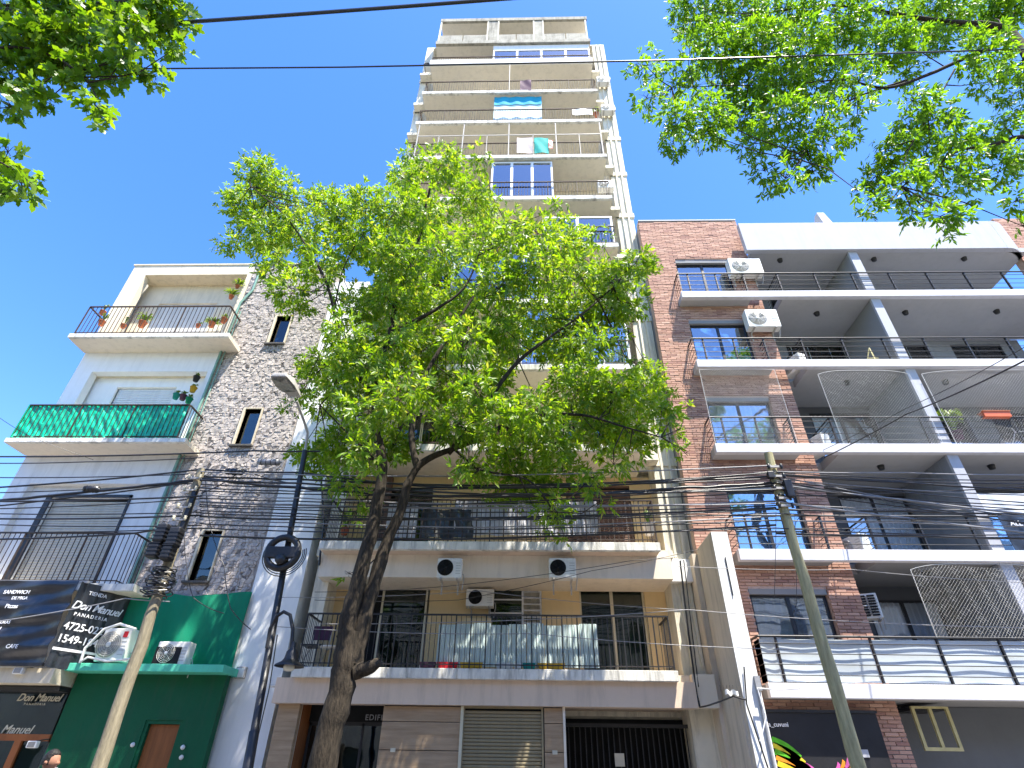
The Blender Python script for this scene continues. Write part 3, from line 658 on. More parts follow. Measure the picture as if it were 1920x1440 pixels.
# flank frame of plaster with three recesses
rec = [(-13.59, -9.9, 13.3, 16.03), (-13.6, -9.92, 9.0, 11.75), (-13.62, -9.92, 5.1, 7.95)]
MB().wall(-14.15, -9.74, YL, YL + .25, 12.65, 16.5, [rec[0][:2] + (12.65, 16.03)]).build('front_wall', 'cream_plaster', LB)
MB().wall(-14.15, -9.74, YL, YL + .25, 8.9, 12.5, [rec[1]]).build('front_wall', 'clean_white', LB)
MB().wall(-14.15, -9.74, YL, YL + .25, 3.3, 8.9, [rec[2]]).build('front_wall', 'white_plaster', LB)
MB().box(-14.15, -9.74, YL, YL + .25, 12.5, 12.65).build('floor_band', 'cream_plaster', LB)
for r, m_, yb, wh in ((rec[0], 'cream_plaster', 14.35, (-13.05, -10.95, 12.65, 15.15)), (rec[1], 'clean_white', 14.15, (-12.85, -10.95, 9.0, 11.4)), (rec[2], 'white_plaster', 14.0, (-12.95, -10.8, 5.1, 7.62))):
    z0 = 12.65 if r is rec[0] else r[2]
    MB().wall(r[0] - .2, r[1] + .1, yb, yb + .2, z0, r[3] + .1, [wh]).build('recess_wall', m_, LB)
    roller_shutter(LB, wh[0], wh[1], wh[2], wh[3] - .02, yb + .1, 'shutter_white' if r is not rec[2] else 'shutter_cream', 0.07, guide='black_metal' if r is rec[2] else None)
MB().box(-13.1, -12.95, 13.96, 14.0, 5.1, 7.68).build('shutter_rail', 'black_metal', LB)
MB().box(-10.8, -10.74, 13.96, 14.0, 5.1, 7.68).build('shutter_rail', 'black_metal', LB)
MB().box(-13.1, -10.74, 13.96, 14.0, 7.62, 7.7).build('shutter_rail', 'black_metal', LB)
for r_ in rec: MB().box(r_[0] - .2, r_[1] + .1, YL + .25, YL + .6, r_[3], r_[3] + .15).build('recess_ceiling', 'cream_plaster', LB)
MB().box(-14.15, -9.74, YL + .6, 22, 3.3, 16.3).build('rear_block', 'grey_plaster', LB)
MB().box(-14.15, -13.95, YL + .25, 22, 0, 16.45).build('end_wall', 'grey_plaster', LB)
MB().box(-14.2, -6.6, YL - .03, YL + .3, 16.5, 16.56).build('coping', 'cream_plaster', LB)
for zt, th, xr in ((12.64, .15, -9.15), (8.93, .13, -9.2), (5.08, .16, -9.05)):
    xl = -14.2 if zt > 6 else -15.5
    MB().box(xl, xr, 13.0, 13.1, zt - th, zt).build('balcony_fascia', 'slab_edge', LB, bevel=0.01)
    MB().box(xl, xr - .005, 13.1, YL, zt - th + .004, zt - .005).build('balcony_slab', 'soffit_white', LB)
bar_rail(LB, -14.1, -9.5, 13.06, YL, 12.64, 1.17, 'rust_metal', 0.13, True, 12, 0.014)
bar_rail(LB, -14.12, -9.5, 13.06, YL, 8.93, 1.1, 'rust_metal', 0.13, True, 12, 0.014)
bar_rail(LB, -15.4, -9.55, 13.06, YL, 5.08, 1.22, 'rust_metal', 0.13, True, 12, 0.014)
# stone clad stair bay
MB().wall(-9.74, -6.66, YL + .02, YL + .3, 3.3, 16.5, [(-8.3, -7.82, 12.84, 14.03), (-8.3, -7.82, 9.14, 10.36), (-8.3, -7.82, 5.36, 6.64)]).build('cladding_backing', 'stone_backing', LB)
MB().box(-9.74, -6.66, YL + .3, 22, 3.3, 16.45).build('stair_block', 'grey_plaster', LB)
for z0, z1 in ((12.84, 14.03), (9.14, 10.36), (5.36, 6.64)):
    f = MB().box(-8.36, -8.3, YL - .05, YL + .2, z0, z1).box(-7.82, -7.79, YL - .03, YL + .2, z0, z1).box(-8.36, -7.79, YL - .03, YL + .2, z1, z1 + .03).build('slit_window', 'cream_plaster', LB)
    MB().box(-8.3, -7.82, YL + .12, YL + .126, z0, z1).build('pane', 'dark_glass', f)
    MB().box(-8.3, -7.82, YL + .25, YL + .29, z0, z1).build('dark_room_backing', 'interior_dark', f)  # dark sheet in place of the unlit stairwell
    MB().box(-8.42, -7.76, YL - .09, YL + .02, z0 - .05, z0).build('sill', 'dark_stone', f)
sx, sz = 0.085, 0.09; stones = []
nx = int(3.06 / sx) + 1; nz = int(11.5 / sz) + 1
jit = rng.uniform(-.5, .5, (nx + 2, nz + 2, 2))
for i in range(nx):
    for j in range(nz):
        def P(a, b):
            x = -9.72 + (a + (0.5 if b % 2 else 0) * .6) * sx + jit[a, b, 0] * sx * .75; z = 4.98 + b * sz + jit[a, b, 1] * sz * .75
            return np.array([x, z])
        c = [P(i, j), P(i + 1, j), P(i + 1, j + 1), P(i, j + 1)]; ctr = sum(c) / 4
        if not (-9.68 < ctr[0] < -6.72 and 5.0 < ctr[1] < 16.45): continue
        if any(-8.40 < ctr[0] < -7.74 and z0 - .06 < ctr[1] < z1 + .04 for z0, z1 in ((12.84, 14.03), (9.14, 10.36), (5.36, 6.64))): continue
        sh = random.uniform(.97, 1.02) if random.random() > .10 else random.uniform(.4, .75)
        stones.append([np.clip(ctr[0] + (p[0] - ctr[0]) * sh, -9.73, -6.67) + 0j + 1j * (ctr[1] + (p[1] - ctr[1]) * sh) for p in c])
stones.sort(key=lambda s: s[0].imag)
def stone_geo(q, s, ox=0, oz=0):
    y0 = YL + random.uniform(-0.012, 0.008); yb = YL + .02
    ctr = sum(s) / 4
    f = [(p.real - ox, y0 + random.uniform(-.006, .012), p.imag - oz) for p in [ctr + (p - ctr) * .86 for p in s]]
    m_ = [(p.real - ox, y0 + .014, p.imag - oz) for p in s]; b = [(p.real - ox, yb, p.imag - oz) for p in s]
    n = 4; fs = [(0, 1, 2, 3)]
    for r in (0, 4):
        for k in range(4): fs.append((r + k, r + 4 + k, r + 4 + (k + 1) % 4, r + (k + 1) % 4))
    q.add(f + m_ + b, fs)
low = stones[:300]; lowset = set(id(s) for s in low)
q = MB()
for s in stones:
    if id(s) in lowset:
        t = MB(); stone_geo(t, s); t.build('stone', 'cladding_stone', LB)
    else: stone_geo(q, s)
o = q.build('cladding_stones', 'cladding_stone', LB); o['kind'] = 'stuff'
MB().box(-6.66, -5.45, YL, 20, 0, 15.6).build('white_pier', 'clean_white', LB)
MB().box(-6.55, -5.45, YL - .02, YL, 0, 15.6).build('pier_render', 'clean_white', LB)
MB().tube([(-9.7, YL - .06, 5.2), (-9.7, YL - .06, 14.6), (-9.45, YL - .06, 15.2), (-9.45, YL - .06, 16.5)], 0.04, 8).build('drainpipe', 'pipe_green', LB)
MB().tube([(-9.58, YL - .05, 5.2), (-9.58, YL - .05, 14.2)], 0.018, 6).build('conduit', 'pipe_green', LB)
# green ground floor
MB().wall(-9.8, -6.5, 13.4, 13.6, 0, 3.27, [(-7.95, -7.15, 0, 2.42)]).build('green_wall', 'green_dark_paint', LB)
MB().box(-9.84, -6.42, 13.0, 13.95, 3.27, 3.42).build('green_ledge', 'mint_ledge', LB, bevel=0.01)
MB().grid(lambda u, v: (-9.72 + u * 3.12, YL - .12 - .05 * math.sin(u * 9 + v * 2) * v - .03 * math.sin(u * 23 + v * 5), 3.42 + v * (1.62 + .06 * math.sin(u * 8))), 60, 20, 0.02).build('green_sheet', 'green_paint', LB)
dr = MB().box(-7.95, -7.88, 13.42, 13.56, 0, 2.42).box(-7.22, -7.15, 13.42, 13.56, 0, 2.42).box(-7.88, -7.22, 13.42, 13.56, 2.35, 2.42).build('door_frame', 'green_dark_paint', LB)
MB().box(-7.88, -7.22, 13.5, 13.55, 0, 2.35).build('door', 'door_wood', LB, bevel=.01)
for x, z in ((-8.05, 1.98), (-7.0, 1.95), (-6.97, 1.78)): MB().lathe((x, 13.39, z), [(0, -.03), (.035, -.03), (.045, 0)], 12, 'Y').build('wall_lamp', 'white_plastic', LB)
# shop: timber frame and glass
shop = MB()
shop.box(-15, -9.85, 13.4, 13.5, 2.02, 2.14)
for x0 in (-10.55,): shop.box(x0, x0 + .14, 13.4, 13.5, 0, 2.02)
shop.box(-11.9, -11.75, 13.4, 13.5, 2.14, 2.9); shop.box(-15, -9.85, 13.4, 13.5, 1.0, 1.1)
sf = shop.build('shop_window', 'wood_frame', LB)
MB().box(-15, -9.87, 13.45, 13.456, 0, 2.02).build('pane', 'dark_glass', sf)
MB().box(-15, -9.87, 13.44, 13.446, 2.14, 2.9).build('pane', 'dark_glass', sf)
MB().box(-15, -9.87, 14.3, 14.4, 0, 2.95).build('dark_room_backing', 'dark_stone', sf)
MB().box(-10.4, -9.88, 13.5, 13.53, 0, 2.0).build('grey_shutter', 'grey_plaster', sf)
MB().box(-15, -9.85, 13.1, 13.8, 2.9, 2.98).build('shop_soffit', 'black_metal', LB)
MB().box(-15, -9.85, 12.75, 13.8, 3.0, 3.28).build('shop_beam', 'cream_plaster', LB)
a = at(30, 1314, 13.43); text('lettering', 'Don Manuel', 0.2, a, (1, 0, 0), (0, 0, 1), 'gold_print', sf, shear=0.35, spacing=0.95)
a = at(44, 1322, 13.43); text('lettering', 'PANADERIA', 0.06, a, (1, 0, 0), (0, 0, 1), 'gold_print', sf, spacing=1.6)
a = at(0, 1375, 13.43); text('lettering', 'Manuel', 0.22, a, (1, 0, 0), (0, 0, 1), 'gold_print', sf, shear=0.35)
MB().lathe((at(22, 1400, 13.9)), [(0, -.12), (.12, -.1), (.16, .04), (.1, .1), (0, .1)], 14).build('display_bowl', 'green_paint', sf)

# ------------------------------------------------------------ black shop banner sign
SG = thing('shop_sign', 'black vinyl corner sign with white lettering and phone numbers above the bakery', 'sign', (-11, 12.7, 3.3))
def fold(u, v): return 0.035 * math.sin(v * 17 + u * 5) + 0.02 * math.sin(v * 31 - u * 11) + 0.015 * math.sin(u * 26)
MB().grid(lambda u, v: (-13.6 + u * 3.55, 12.62 - fold(u, v) - .05 * math.sin(v * 3.14), 3.36 + v * 1.66), 60, 40, 0.01).build('front_banner', 'black_tarp', SG)
A0 = np.array([-10.02, 12.62]); A1 = np.array([-9.42, 13.62])
MB().grid(lambda u, v: (A0[0] + (A1[0] - A0[0]) * u + .02 * math.sin(u * 22 + v), A0[1] + (A1[1] - A0[1]) * u + .01 * math.sin(u * 22), 3.3 + v * 1.72), 24, 10, 0.012).build('side_banner', 'black_tarp', SG)
MB().box(-13.6, -10.05, 12.6, 12.7, 3.3, 3.36).build('frame', 'black_metal', SG)
MB().box(-13.6, -9.9, 12.66, 12.72, 5.0, 5.05).build('frame', 'pipe_grey', SG)
tx = (A1[0] - A0[0], A1[1] - A0[1], 0)
nrm = Vector(tx).normalized().cross(Vector((0, 0, 1)))
def sp(u, z): p = A0 + (A1 - A0) * u; return (p[0] + nrm.x * .035, p[1] + nrm.y * .035, z)
text('lettering', 'TIENDA', 0.11, sp(.2, 4.78), tx, (0, 0, 1), 'white_print', SG)
text('lettering', 'Don Manuel', 0.23, sp(.0, 4.46), tx, (0, 0, 1), 'white_print', SG, shear=.35, spacing=.9)
text('lettering', 'PANADERIA', 0.1, sp(.1, 4.32), tx, (0, 0, 1), 'white_print', SG, spacing=1.4)
text('lettering', '4725-0221', 0.215, sp(.02, 4.03), tx, (0, 0, 1), 'white_print', SG)
text('lettering', '1549-1842', 0.215, sp(.0, 3.78), tx, (0, 0, 1), 'white_print', SG)
MB().add([sp(0, 3.62), sp(1, 3.62), sp(1, 3.67), sp(0, 3.67)], [(0, 1, 2, 3)]).build('lettering', 'white_print', SG)
for (x, z, tt, sz) in ((-11.6, 4.72, 'SANDWICH', .11), (-11.35, 4.6, 'DE MIGA', .09), (-11.4, 4.42, 'Pizzas', .12), (-11.55, 4.1, 'FACTURAS', .09), (-11.4, 3.98, 'PAN', .08), (-11.75, 3.72, 'TORTAS', .09), (-10.95, 3.62, 'CAFE', .11), (-12.3, 4.7, 'Don', .25)):
    text('lettering', tt, sz, (x, 12.535, z), (1, 0, 0), (0, 0, 1), 'white_print', SG)

# ------------------------------------------------------------ air conditioners
def ac_unit(label, x, y, z, w=0.78, h=0.53, d=0.28, rot=0.0, dark=False, legs=True, fan=-.13, sticker=None):
    root = thing('air_conditioner', label, 'air conditioner', (0, 0, 0))
    MB().box(-w / 2, w / 2, -d / 2, d / 2, 0, h).build('casing', 'ac_white', root, bevel=0.018)
    fx = fan * w / .78; fz = h / 2; R = h * .4
    MB().lathe((fx, -d / 2, fz), [(0, -.004), (R, -.004), (R, .01)], 24, 'Y').build('fan_recess', 'ac_dark' if dark else 'lamp_grey', root)
    bl_ = MB()
    for k in range(4):
        a = k * math.pi / 2 + .3
        c, s = math.cos(a), math.sin(a); c2, s2 = math.cos(a + .7), math.sin(a + .7)
        bl_.add([(fx, -d / 2 - .008, fz), (fx + R * .85 * c, -d / 2 - .006, fz + R * .85 * s), (fx + R * .85 * c2, -d / 2 - .012, fz + R * .85 * s2)], [(0, 1, 2), (2, 1, 0)])
    bl_.build('fan_blades', 'ac_grille' if not dark else 'black_metal', root)
    gq = MB()
    for rr in np.linspace(.2, 1, 6) * R:
        gq.lathe((fx, -d / 2 - .02, fz), [(rr, 0), (rr + .004, .004), (rr, .008), (rr - .004, .004), (rr, 0)], 24, 'Y')
    for k in range(8):
        a = k * math.pi / 4; gq.tube([(fx, -d / 2 - .018, fz), (fx + R * math.cos(a), -d / 2 - .018, fz + R * math.sin(a))], .003, 4)
    gq.lathe((fx, -d / 2 - .024, fz), [(0, 0), (R * .18, 0), (R * .2, .01)], 12, 'Y')
    gq.build('fan_grille', 'ac_white' if not dark else 'ac_dark', root)
    q = MB()
    for k in range(5): q.box(w * .26, w * .45, -d / 2 - .006, -d / 2, h * .2 + k * h * .13, h * .2 + k * h * .13 + .012)
    q.build('side_louvres', 'ac_grille', root)
    if legs:
        for s in (-1, 1): MB().box(s * w * .33 - .02, s * w * .33 + .02, -d / 2 - .02, d / 2 + .08, -.04, 0).box(s * w * .33 - .015, s * w * .33 + .015, d / 2 + .04, d / 2 + .07, -.3, -.04).build('bracket', 'lamp_grey', root)
    if sticker: MB().box(w * .24, w * .4, -d / 2 - .009, -d / 2 - .001, h * .72, h * .9).build('sticker', sticker, root)
    MB().tube([(w * .45, d * .2, h * .3), (w * .55, d * .3, h * .3), (w * .56, d * .45, h * .1), (w * .5, d * .6, -.2)], .012, 6).build('hose', 'ac_grille', root)
    root.location = (x, y, z); root.rotation_euler = (0, 0, rot)
    return root
def ac_at(label, px0, py0, px1, py1, Y, **k):
    a = at(px0, py1, Y); b = at(px1, py0, Y)
    return ac_unit(label, (a[0] + b[0]) / 2, Y + .14, a[2], w=abs(b[0] - a[0]), **{'h': abs(b[2] - a[2]), **k})
ac_at('cream air conditioner with a dark fan under the second balcony slab, nearer the forked trunk', 818, 1046, 867, 1083, 13.16, dark=True)
ac_at('cream air conditioner with a dark fan under the second balcony slab, right of centre', 1030, 1046, 1079, 1083, 13.16, dark=True)
ac_at('grey air conditioner standing on a yellow ledge left of the kitchen louvre window', 873, 1104, 926, 1136, 14.2, dark=True)
MB().box(-1.52, -.85, 14.2, YW, 4.3, 4.66).build('ac_ledge', 'yellow_wall', TW)
ac_at('large white air conditioner with a red sticker on the mint green ledge', 174, 1178, 250, 1240, 13.1, legs=False, sticker='red_plastic')
u5 = ac_at('white air conditioner with dark coil on the mint ledge, right of the timber pole', 284, 1203, 358, 1247, 13.1, legs=False)
aa = at(290, 1245, 13.08); bb = at(338, 1208, 13.08)
q = MB().box(-.36, .2, -.152, -.145, .03, .36); o = q.build('rear_coil', 'ac_dark', u5); o.location = (0, 0, 0)
o.data.transform(Matrix.Translation(worg(u5)))
ac_at('white air conditioner hung on the brick pier above the top balcony rail', 1372, 484, 1424, 512, 13.1)
ac_at('white air conditioner on wall brackets over the fourth balcony of the brick block', 1405, 580, 1455, 612, 13.1)
for lab, px, py, i in (('cream air conditioner turned sideways behind the rail of the fourth brick block balcony', 1487, 668, 3), ('cream air conditioner turned sideways behind the netted rail of the third brick block balcony', 1532, 828, 2), ('cream air conditioner turned sideways behind the second brick block balcony rail, among the cables', 1603, 1018, 1)):
    p = at(px, py, 13.45); ac_unit(lab, p[0] + .1, 13.7, RS[i] + .02, w=.7, h=.5, rot=-math.pi / 2 + .35, legs=False)
p = at(1640, 1160, 13.7); u = ac_unit('white air conditioner with a slotted side panel beside the lowest brick pillar', p[0], 13.8, p[2], w=.45, h=.55, rot=-.4)
q = MB()
for k in range(8):
    for j in range(2): q.box(-.17 + j * .19, -.02 + j * .19, -.165, -.145, .05 + k * .06, .085 + k * .06)
o = q.build('slots', 'ac_dark', u, ); o.data.transform(Matrix.Translation(worg(u)))
for lab, px, py, Y in (('weathered air conditioner high on the right edge of the tower near the roof', 1131, 158, 13.65), ('small weathered air conditioner on the right edge of the tower at the clothes line floor', 1140, 212, 13.65), ('grey air conditioner at the right end of the glazed tower balcony', 1136, 357, 13.3)):
    p = at(px, py, Y); ac_unit(lab, p[0], Y, p[2], w=.6, h=.45, legs=(Y > 13.5))
p = at(803, 130, 13.65); ac_unit('dark air conditioner high on the left edge of the tower', p[0], 13.65, p[2], w=.45, h=.4, dark=True)
# loose hose of the ledge unit
h = [at(*p, 12.95) for p in ((150, 1243), (160, 1215), (195, 1180), (225, 1170), (255, 1180))]
setp(MB().tube(h, .03, 8).tube([at(*p, 12.93) for p in ((152, 1240), (165, 1232), (200, 1240), (240, 1236), (262, 1228))], .022, 8).build('hose', 'ac_white', None), 'loose white insulated hose looping over the air conditioner on the green ledge', 'hose')

# ------------------------------------------------------------ cloths, tarps, boxes
def cloth(name, label, cat, x0, x1, z0, z1, y, m, amp=.02, freq=9, group=None, sag=0.0, nx=26, nz=16, thick=.008):
    ph = random.random() * 6
    o = MB().grid(lambda u, v: (x0 + u * (x1 - x0), y + amp * math.sin(u * freq * (x1 - x0) + ph + v * 1.5) + amp * .6 * math.sin(v * 7 + u * 13 * (x1 - x0)), z0 + v * (z1 - z0) - sag * (1 - (2 * u - 1) ** 2) * v), nx, nz, thick).build(name, m)
    return setp(o, label, cat, group)
tp = MB()
def tarpf(u, v):
    x = -14.1 + u * 4.6
    f1 = abs(math.sin(u * 46 + .8 * math.sin(v * 4 + u * 9))); f2 = abs(math.sin(v * 8 + 2.2 * math.sin(u * 11) + u * 6))
    y = 13.10 - .035 * (1 - f1) - .03 * (1 - f2) * (.4 + .6 * math.sin(u * 7 + 1) ** 2) * (1.2 - v) - .008 * math.sin(u * 140 + v * 22)
    return (x, y, 8.97 + v * 1.05 + .02 * abs(math.sin(u * 46)) * v)
tp.grid(tarpf, 260, 40, .006)
tp.grid(lambda u, v: (-14.1 - .015 * math.sin(u * 20), 13.0 + u * .75, 8.97 + v * 1.05), 10, 8, .008)
setp(tp.build('tarpaulin', 'green_tarp'), 'crumpled bright green tarpaulin tied over the middle balcony railing of the left house', 'tarpaulin')
def px_cloth(name, label, cat, px0, py0, px1, py1, Y, m, **k):
    a = at(px0, py1, Y); b = at(px1, py0, Y); return cloth(name, label, cat, min(a[0], b[0]), max(a[0], b[0]), a[2], b[2], Y, m, **k)
a = at(925, 222, 13.2); b = at(1015, 180, 13.2)
def cl(u, v): return (a[0] + u * (b[0] - a[0]), 13.2 + .015 * math.sin(u * 23) + .01 * math.sin(v * 7), a[2] - .1 + v * (26.62 - a[2] + .1))
setp(MB().grid(lambda u, v: cl(u, v * .68 + .0), 24, 12, .01).build('bed_sheet', 'cloth_pale'), 'pale blue sheet hung under the ceiling of an upper tower balcony', 'sheet')
setp(MB().grid(lambda u, v: tuple(np.array(cl(u, .62 + .38 * v)) - np.array([0, .03, 0])), 24, 8, .01).build('awning_cloth', 'cloth_blue'), 'deep turquoise awning cloth above the pale sheet on an upper tower balcony', 'awning')
px_cloth('towel', 'dark purple laundry over the rail of the third balcony from the top of the tower', 'laundry', 975, 150, 996, 170, 13.0, 'cloth_purple', nx=10, nz=8)
px_cloth('towel', 'pinkish white towel drying beside the teal towel on the tower', 'towel', 969, 258, 998, 287, 13.0, 'cloth_pink', nx=12, nz=8)
px_cloth('towel', 'teal towel with a pale patch drying on the tower balcony', 'towel', 1002, 258, 1028, 287, 13.0, 'cloth_teal', nx=12, nz=8)
px_cloth('towel', 'small red cloth pegged right of the teal towel', 'laundry', 1029, 262, 1036, 278, 13.0, 'red_plastic', nx=6, nz=6)
px_cloth('banner', 'small white banner on the right of the sheet balcony rail', 'banner', 1074, 204, 1110, 215, 13.0, 'white_plastic', nx=10, nz=6)
px_cloth('tarpaulin', 'wide grey sheet tied behind the second balcony rail of the tower', 'tarpaulin', 850, 940, 1118, 1003, 13.12, 'grey_tarp', amp=.03, nx=60)
px_cloth('tarpaulin', 'black plastic sheet behind the second balcony rail beside the trunk', 'tarpaulin', 785, 955, 890, 1008, 13.1, 'black_tarp', amp=.04, nx=30)
px_cloth('tarpaulin', 'mottled grey mesh sheet at the left end of the second tower balcony', 'tarpaulin', 720, 945, 785, 1008, 13.12, 'grey_tarp', amp=.02, nx=20)
# corrugated translucent panels leaning behind first balcony rail
a = at(817, 1240, 13.25); b = at(1120, 1178, 13.25)
pn = thing('corrugated_panels', 'row of pale translucent corrugated sheets standing behind the first tower balcony rail', 'panels', (a[0], 13.25, 3.4))
npan = 9
for k in range(npan):
    x0 = a[0] + (b[0] - a[0]) * k / npan; x1 = a[0] + (b[0] - a[0]) * (k + 1) / npan
    MB().grid(lambda u, v: (x0 + u * (x1 - x0 - .01), 13.25 + .012 * math.sin(u * 40) + v * .05, 3.47 + v * (.85 + .02 * (k % 3))), 30, 2, .006).build('sheet', 'corrugated_panel', pn)
for lab, px0, px1, m_ in (('red plastic box under the corrugated sheets', 818, 858, 'red_plastic'), ('dark plum planter left of the red box', 786, 816, 'cloth_purple'), ('ochre planter box between the red box and the white tub', 862, 905, 'yellow_plastic'), ('white plastic tub on the first tower balcony edge', 930, 962, 'white_plastic'), ('pale square crate right of the white tub', 964, 978, 'white_plastic'), ('teal plastic bowl on the first tower balcony edge', 980, 1004, 'teal_plastic'), ('long ochre planter right of the teal bowl', 1008, 1060, 'yellow_plastic')):
    a_ = at(px0, 1245, 13.14); b_ = at(px1, 1245, 13.14)
    w = b_[0] - a_[0]; q = MB(); xm = (a_[0] + b_[0]) / 2; hb = .13
    q.add([(xm + sx_ * w / 2 * f, 13.22 + sy_ * .07 * f, z) for z, f in ((3.41, .85), (3.41 + hb, 1), (3.41 + hb, .86), (3.44, .75)) for sx_, sy_ in ((-1, -1), (1, -1), (1, 1), (-1, 1))],
          [(3, 2, 1, 0)] + [(r + k, r + (k + 1) % 4, r + 4 + (k + 1) % 4, r + 4 + k) for r in (0, 4, 8) for k in range(4)] + [(12, 13, 14, 15)])
    setp(q.build('planter_box' if 'planter' in lab else 'storage_box', m_), lab, 'box')
# folding chair and side table at the left end of first balcony
CH = thing('folding_chair', 'dark folding chair at the left end of the first tower balcony', 'chair', (-4.75, 13.45, 3.41))
for s in (-1, 1):
    MB().tube([(-4.75 + s * .2, 13.3, 3.41), (-4.7 + s * .2, 13.7, 3.86)], .012, 6).build('leg', 'lamp_grey', CH)
    MB().tube([(-4.75 + s * .2, 13.7, 3.41), (-4.78 + s * .2, 13.25, 3.88)], .012, 6).build('leg', 'lamp_grey', CH)
    MB().tube([(-4.7 + s * .2, 13.7, 3.86), (-4.7 + s * .2, 13.78, 4.35)], .012, 6).build('back_post', 'lamp_grey', CH)
MB().box(-4.97, -4.53, 13.28, 13.7, 3.86, 3.89).build('seat', 'black_metal', CH)
MB().box(-4.93, -4.5, 13.74, 13.76, 4.05, 4.35).build('backrest', 'cloth_purple', CH)
TB = thing('side_table', 'small round pale table beside the folding chair on the first tower balcony', 'table', (-4.35, 13.45, 3.41))
MB().lathe((-4.35, 13.45, 3.86), [(0, -.03), (.24, -.03), (.25, 0), (0, .005)], 20).build('table_top', 'white_plastic', TB)
MB().tube([(-4.35, 13.45, 3.41), (-4.35, 13.45, 3.84)], .02, 8).build('leg', 'lamp_grey', TB)
MB().lathe((-4.35, 13.45, 3.41), [(.15, 0), (.14, .02), (0, .03)], 14).build('base', 'lamp_grey', TB)

# ------------------------------------------------------------ potted plants
def pot_plant(label, p, r=.1, spread=.3, n=26, m='terracotta', leaf=.28, up=1.0, name='potted_plant'):
    t = thing(name, label, 'potted plant', tuple(p))
    x, y, z = p
    MB().lathe((x, y, z), [(0, 0), (r * .7, 0), (r, r * 1.6), (r * 1.08, r * 1.6), (r * 1.05, r * 1.75), (r * .85, r * 1.7), (0, r * 1.55)], 14).build('pot', m, t)
    q = MB()
    for k in range(n):
        a = random.random() * 6.28; sp_ = spread * random.uniform(.5, 1); l = leaf * random.uniform(.6, 1.2)
        pts = []
        for i in range(5):
            u = i / 4; pts.append(Vector((x + math.cos(a) * sp_ * u, y + math.sin(a) * sp_ * u * .7, z + r * 1.6 + up * l * math.sin(u * 2.2))))
        w = .014 + .01 * random.random(); sd_ = Vector((-math.sin(a), math.cos(a), 0)) * w
        vs = []
        for i, p_ in enumerate(pts):
            f = math.sin(math.pi * (i + .6) / 5.2); vs += [p_ - sd_ * f, p_ + sd_ * f]
        q.add(vs, [(2 * i, 2 * i + 1, 2 * i + 3, 2 * i + 2) for i in range(4)])
    q.build('foliage', 'leaf_pot', t)
    return t
pot_plant('spiky grass-like plant in a pot on the top left balcony', at(264, 613, 13.2), .12, .35, 40)
pot_plant('reddish potted plant at the left corner of the top left balcony', at(188, 610, 13.25), .1, .16, 20)
pot_plant('second terracotta pot by the left corner rail, higher on its stand', at(190, 590, 13.4), .09, .12, 14)
pot_plant('low terracotta pot near the grass plant on the top left balcony', at(229, 615, 13.2), .08, .08, 8)
pot_plant('low bushy plant at the right end of the top left balcony', at(395, 613, 13.25), .1, .35, 50, leaf=.12)
pot_plant('small pot right of the low bush on the top left balcony', at(418, 605, 13.3), .1, .15, 14, leaf=.15)
pot_plant('tiny pot left of the low bush on the top left balcony', at(370, 614, 13.25), .07, .12, 14, leaf=.1)
pot_plant('bright yellow-green fern hung on the cream wall of the top left balcony, lower one', at(432, 560, 13.7), .08, .35, 40, leaf=.22)
pot_plant('bright fern hung highest on the cream wall of the top left balcony', at(444, 540, 13.7), .07, .28, 34, leaf=.22)
for i, (px, py, m_, lb) in enumerate(((360, 735, 'yellow_plastic', 'yellow hanging pot on the wall beside the middle shutter'), (341, 750, 'cloth_purple', 'purple hanging pot on the wall beside the middle shutter'), (328, 748, 'teal_plastic', 'teal hanging pot nearest the middle shutter'), (352, 756, 'green_paint', 'green hanging pot lowest on the wall over the green tarpaulin'), (366, 715, 'black_metal', 'small black hanging pot highest beside the middle shutter'))):
    pot_plant(lb, at(px, py, 13.68), .1, .12, 16, m_, .12)
pot_plant('leafy plant behind the netted rail next to the divider, third brick block balcony', at(1800, 825, 13.4), .14, .4, 70, 'cloth_purple', .6)
pot_plant('bushy green plant behind the second tower balcony rail, left of the trunk', at(645, 1003, 13.3), .1, .3, 60, 'terracotta', .4)
pot_plant('flowering plant in a white pot at the right end of the second tower balcony', at(1218, 1003, 13.3), .15, .18, 30, 'white_plastic', .35)
pot_plant('small plant at the right end of the upper tower balcony with the banner', at(1118, 218, 13.2), .12, .25, 24, 'terracotta', .4)
# clay window box and bicycle on the third balcony
a_ = at(1846, 782, 13.0); b_ = at(1896, 782, 13.0)
t = thing('window_box', 'orange plastic flower box hooked over the netted balcony rail', 'flower box', (a_[0], 13, a_[2]))
MB().add([(x, 12.96 + y * f, a_[2] + z) for z, f in ((0, .8), (.16, 1)) for x, y in ((a_[0], 0), (b_[0], 0), (b_[0], .18), (a_[0], .18))], [(0, 3, 2, 1), (0, 1, 5, 4), (1, 2, 6, 5), (2, 3, 7, 6), (3, 0, 4, 7)]).build('box_body', 'orange_plastic', t)
MB().box(a_[0] - .02, b_[0] + .02, 12.94, 13.16, a_[2] + .16, a_[2] + .18).build('rim', 'terracotta', t)
BK = thing('bicycle', 'grey bicycle standing behind the flower box on the netted balcony', 'bicycle', (13.6, 13.7, RS[2]))
bx, by, bz = 13.75, 13.7, RS[2] + .34
for dx in (-.5, .52):
    w = MB().lathe((bx + dx, by, bz), [(.31, -.015), (.33, 0), (.31, .015), (.29, 0), (.31, -.015)], 28, 'Y').build('wheel', 'black_metal', BK)
    s_ = MB()
    for k in range(10): s_.tube([(bx + dx, by, bz), (bx + dx + .3 * math.cos(k * .628), by, bz + .3 * math.sin(k * .628))], .003, 3)
    s_.build('spokes', 'lamp_grey', w)
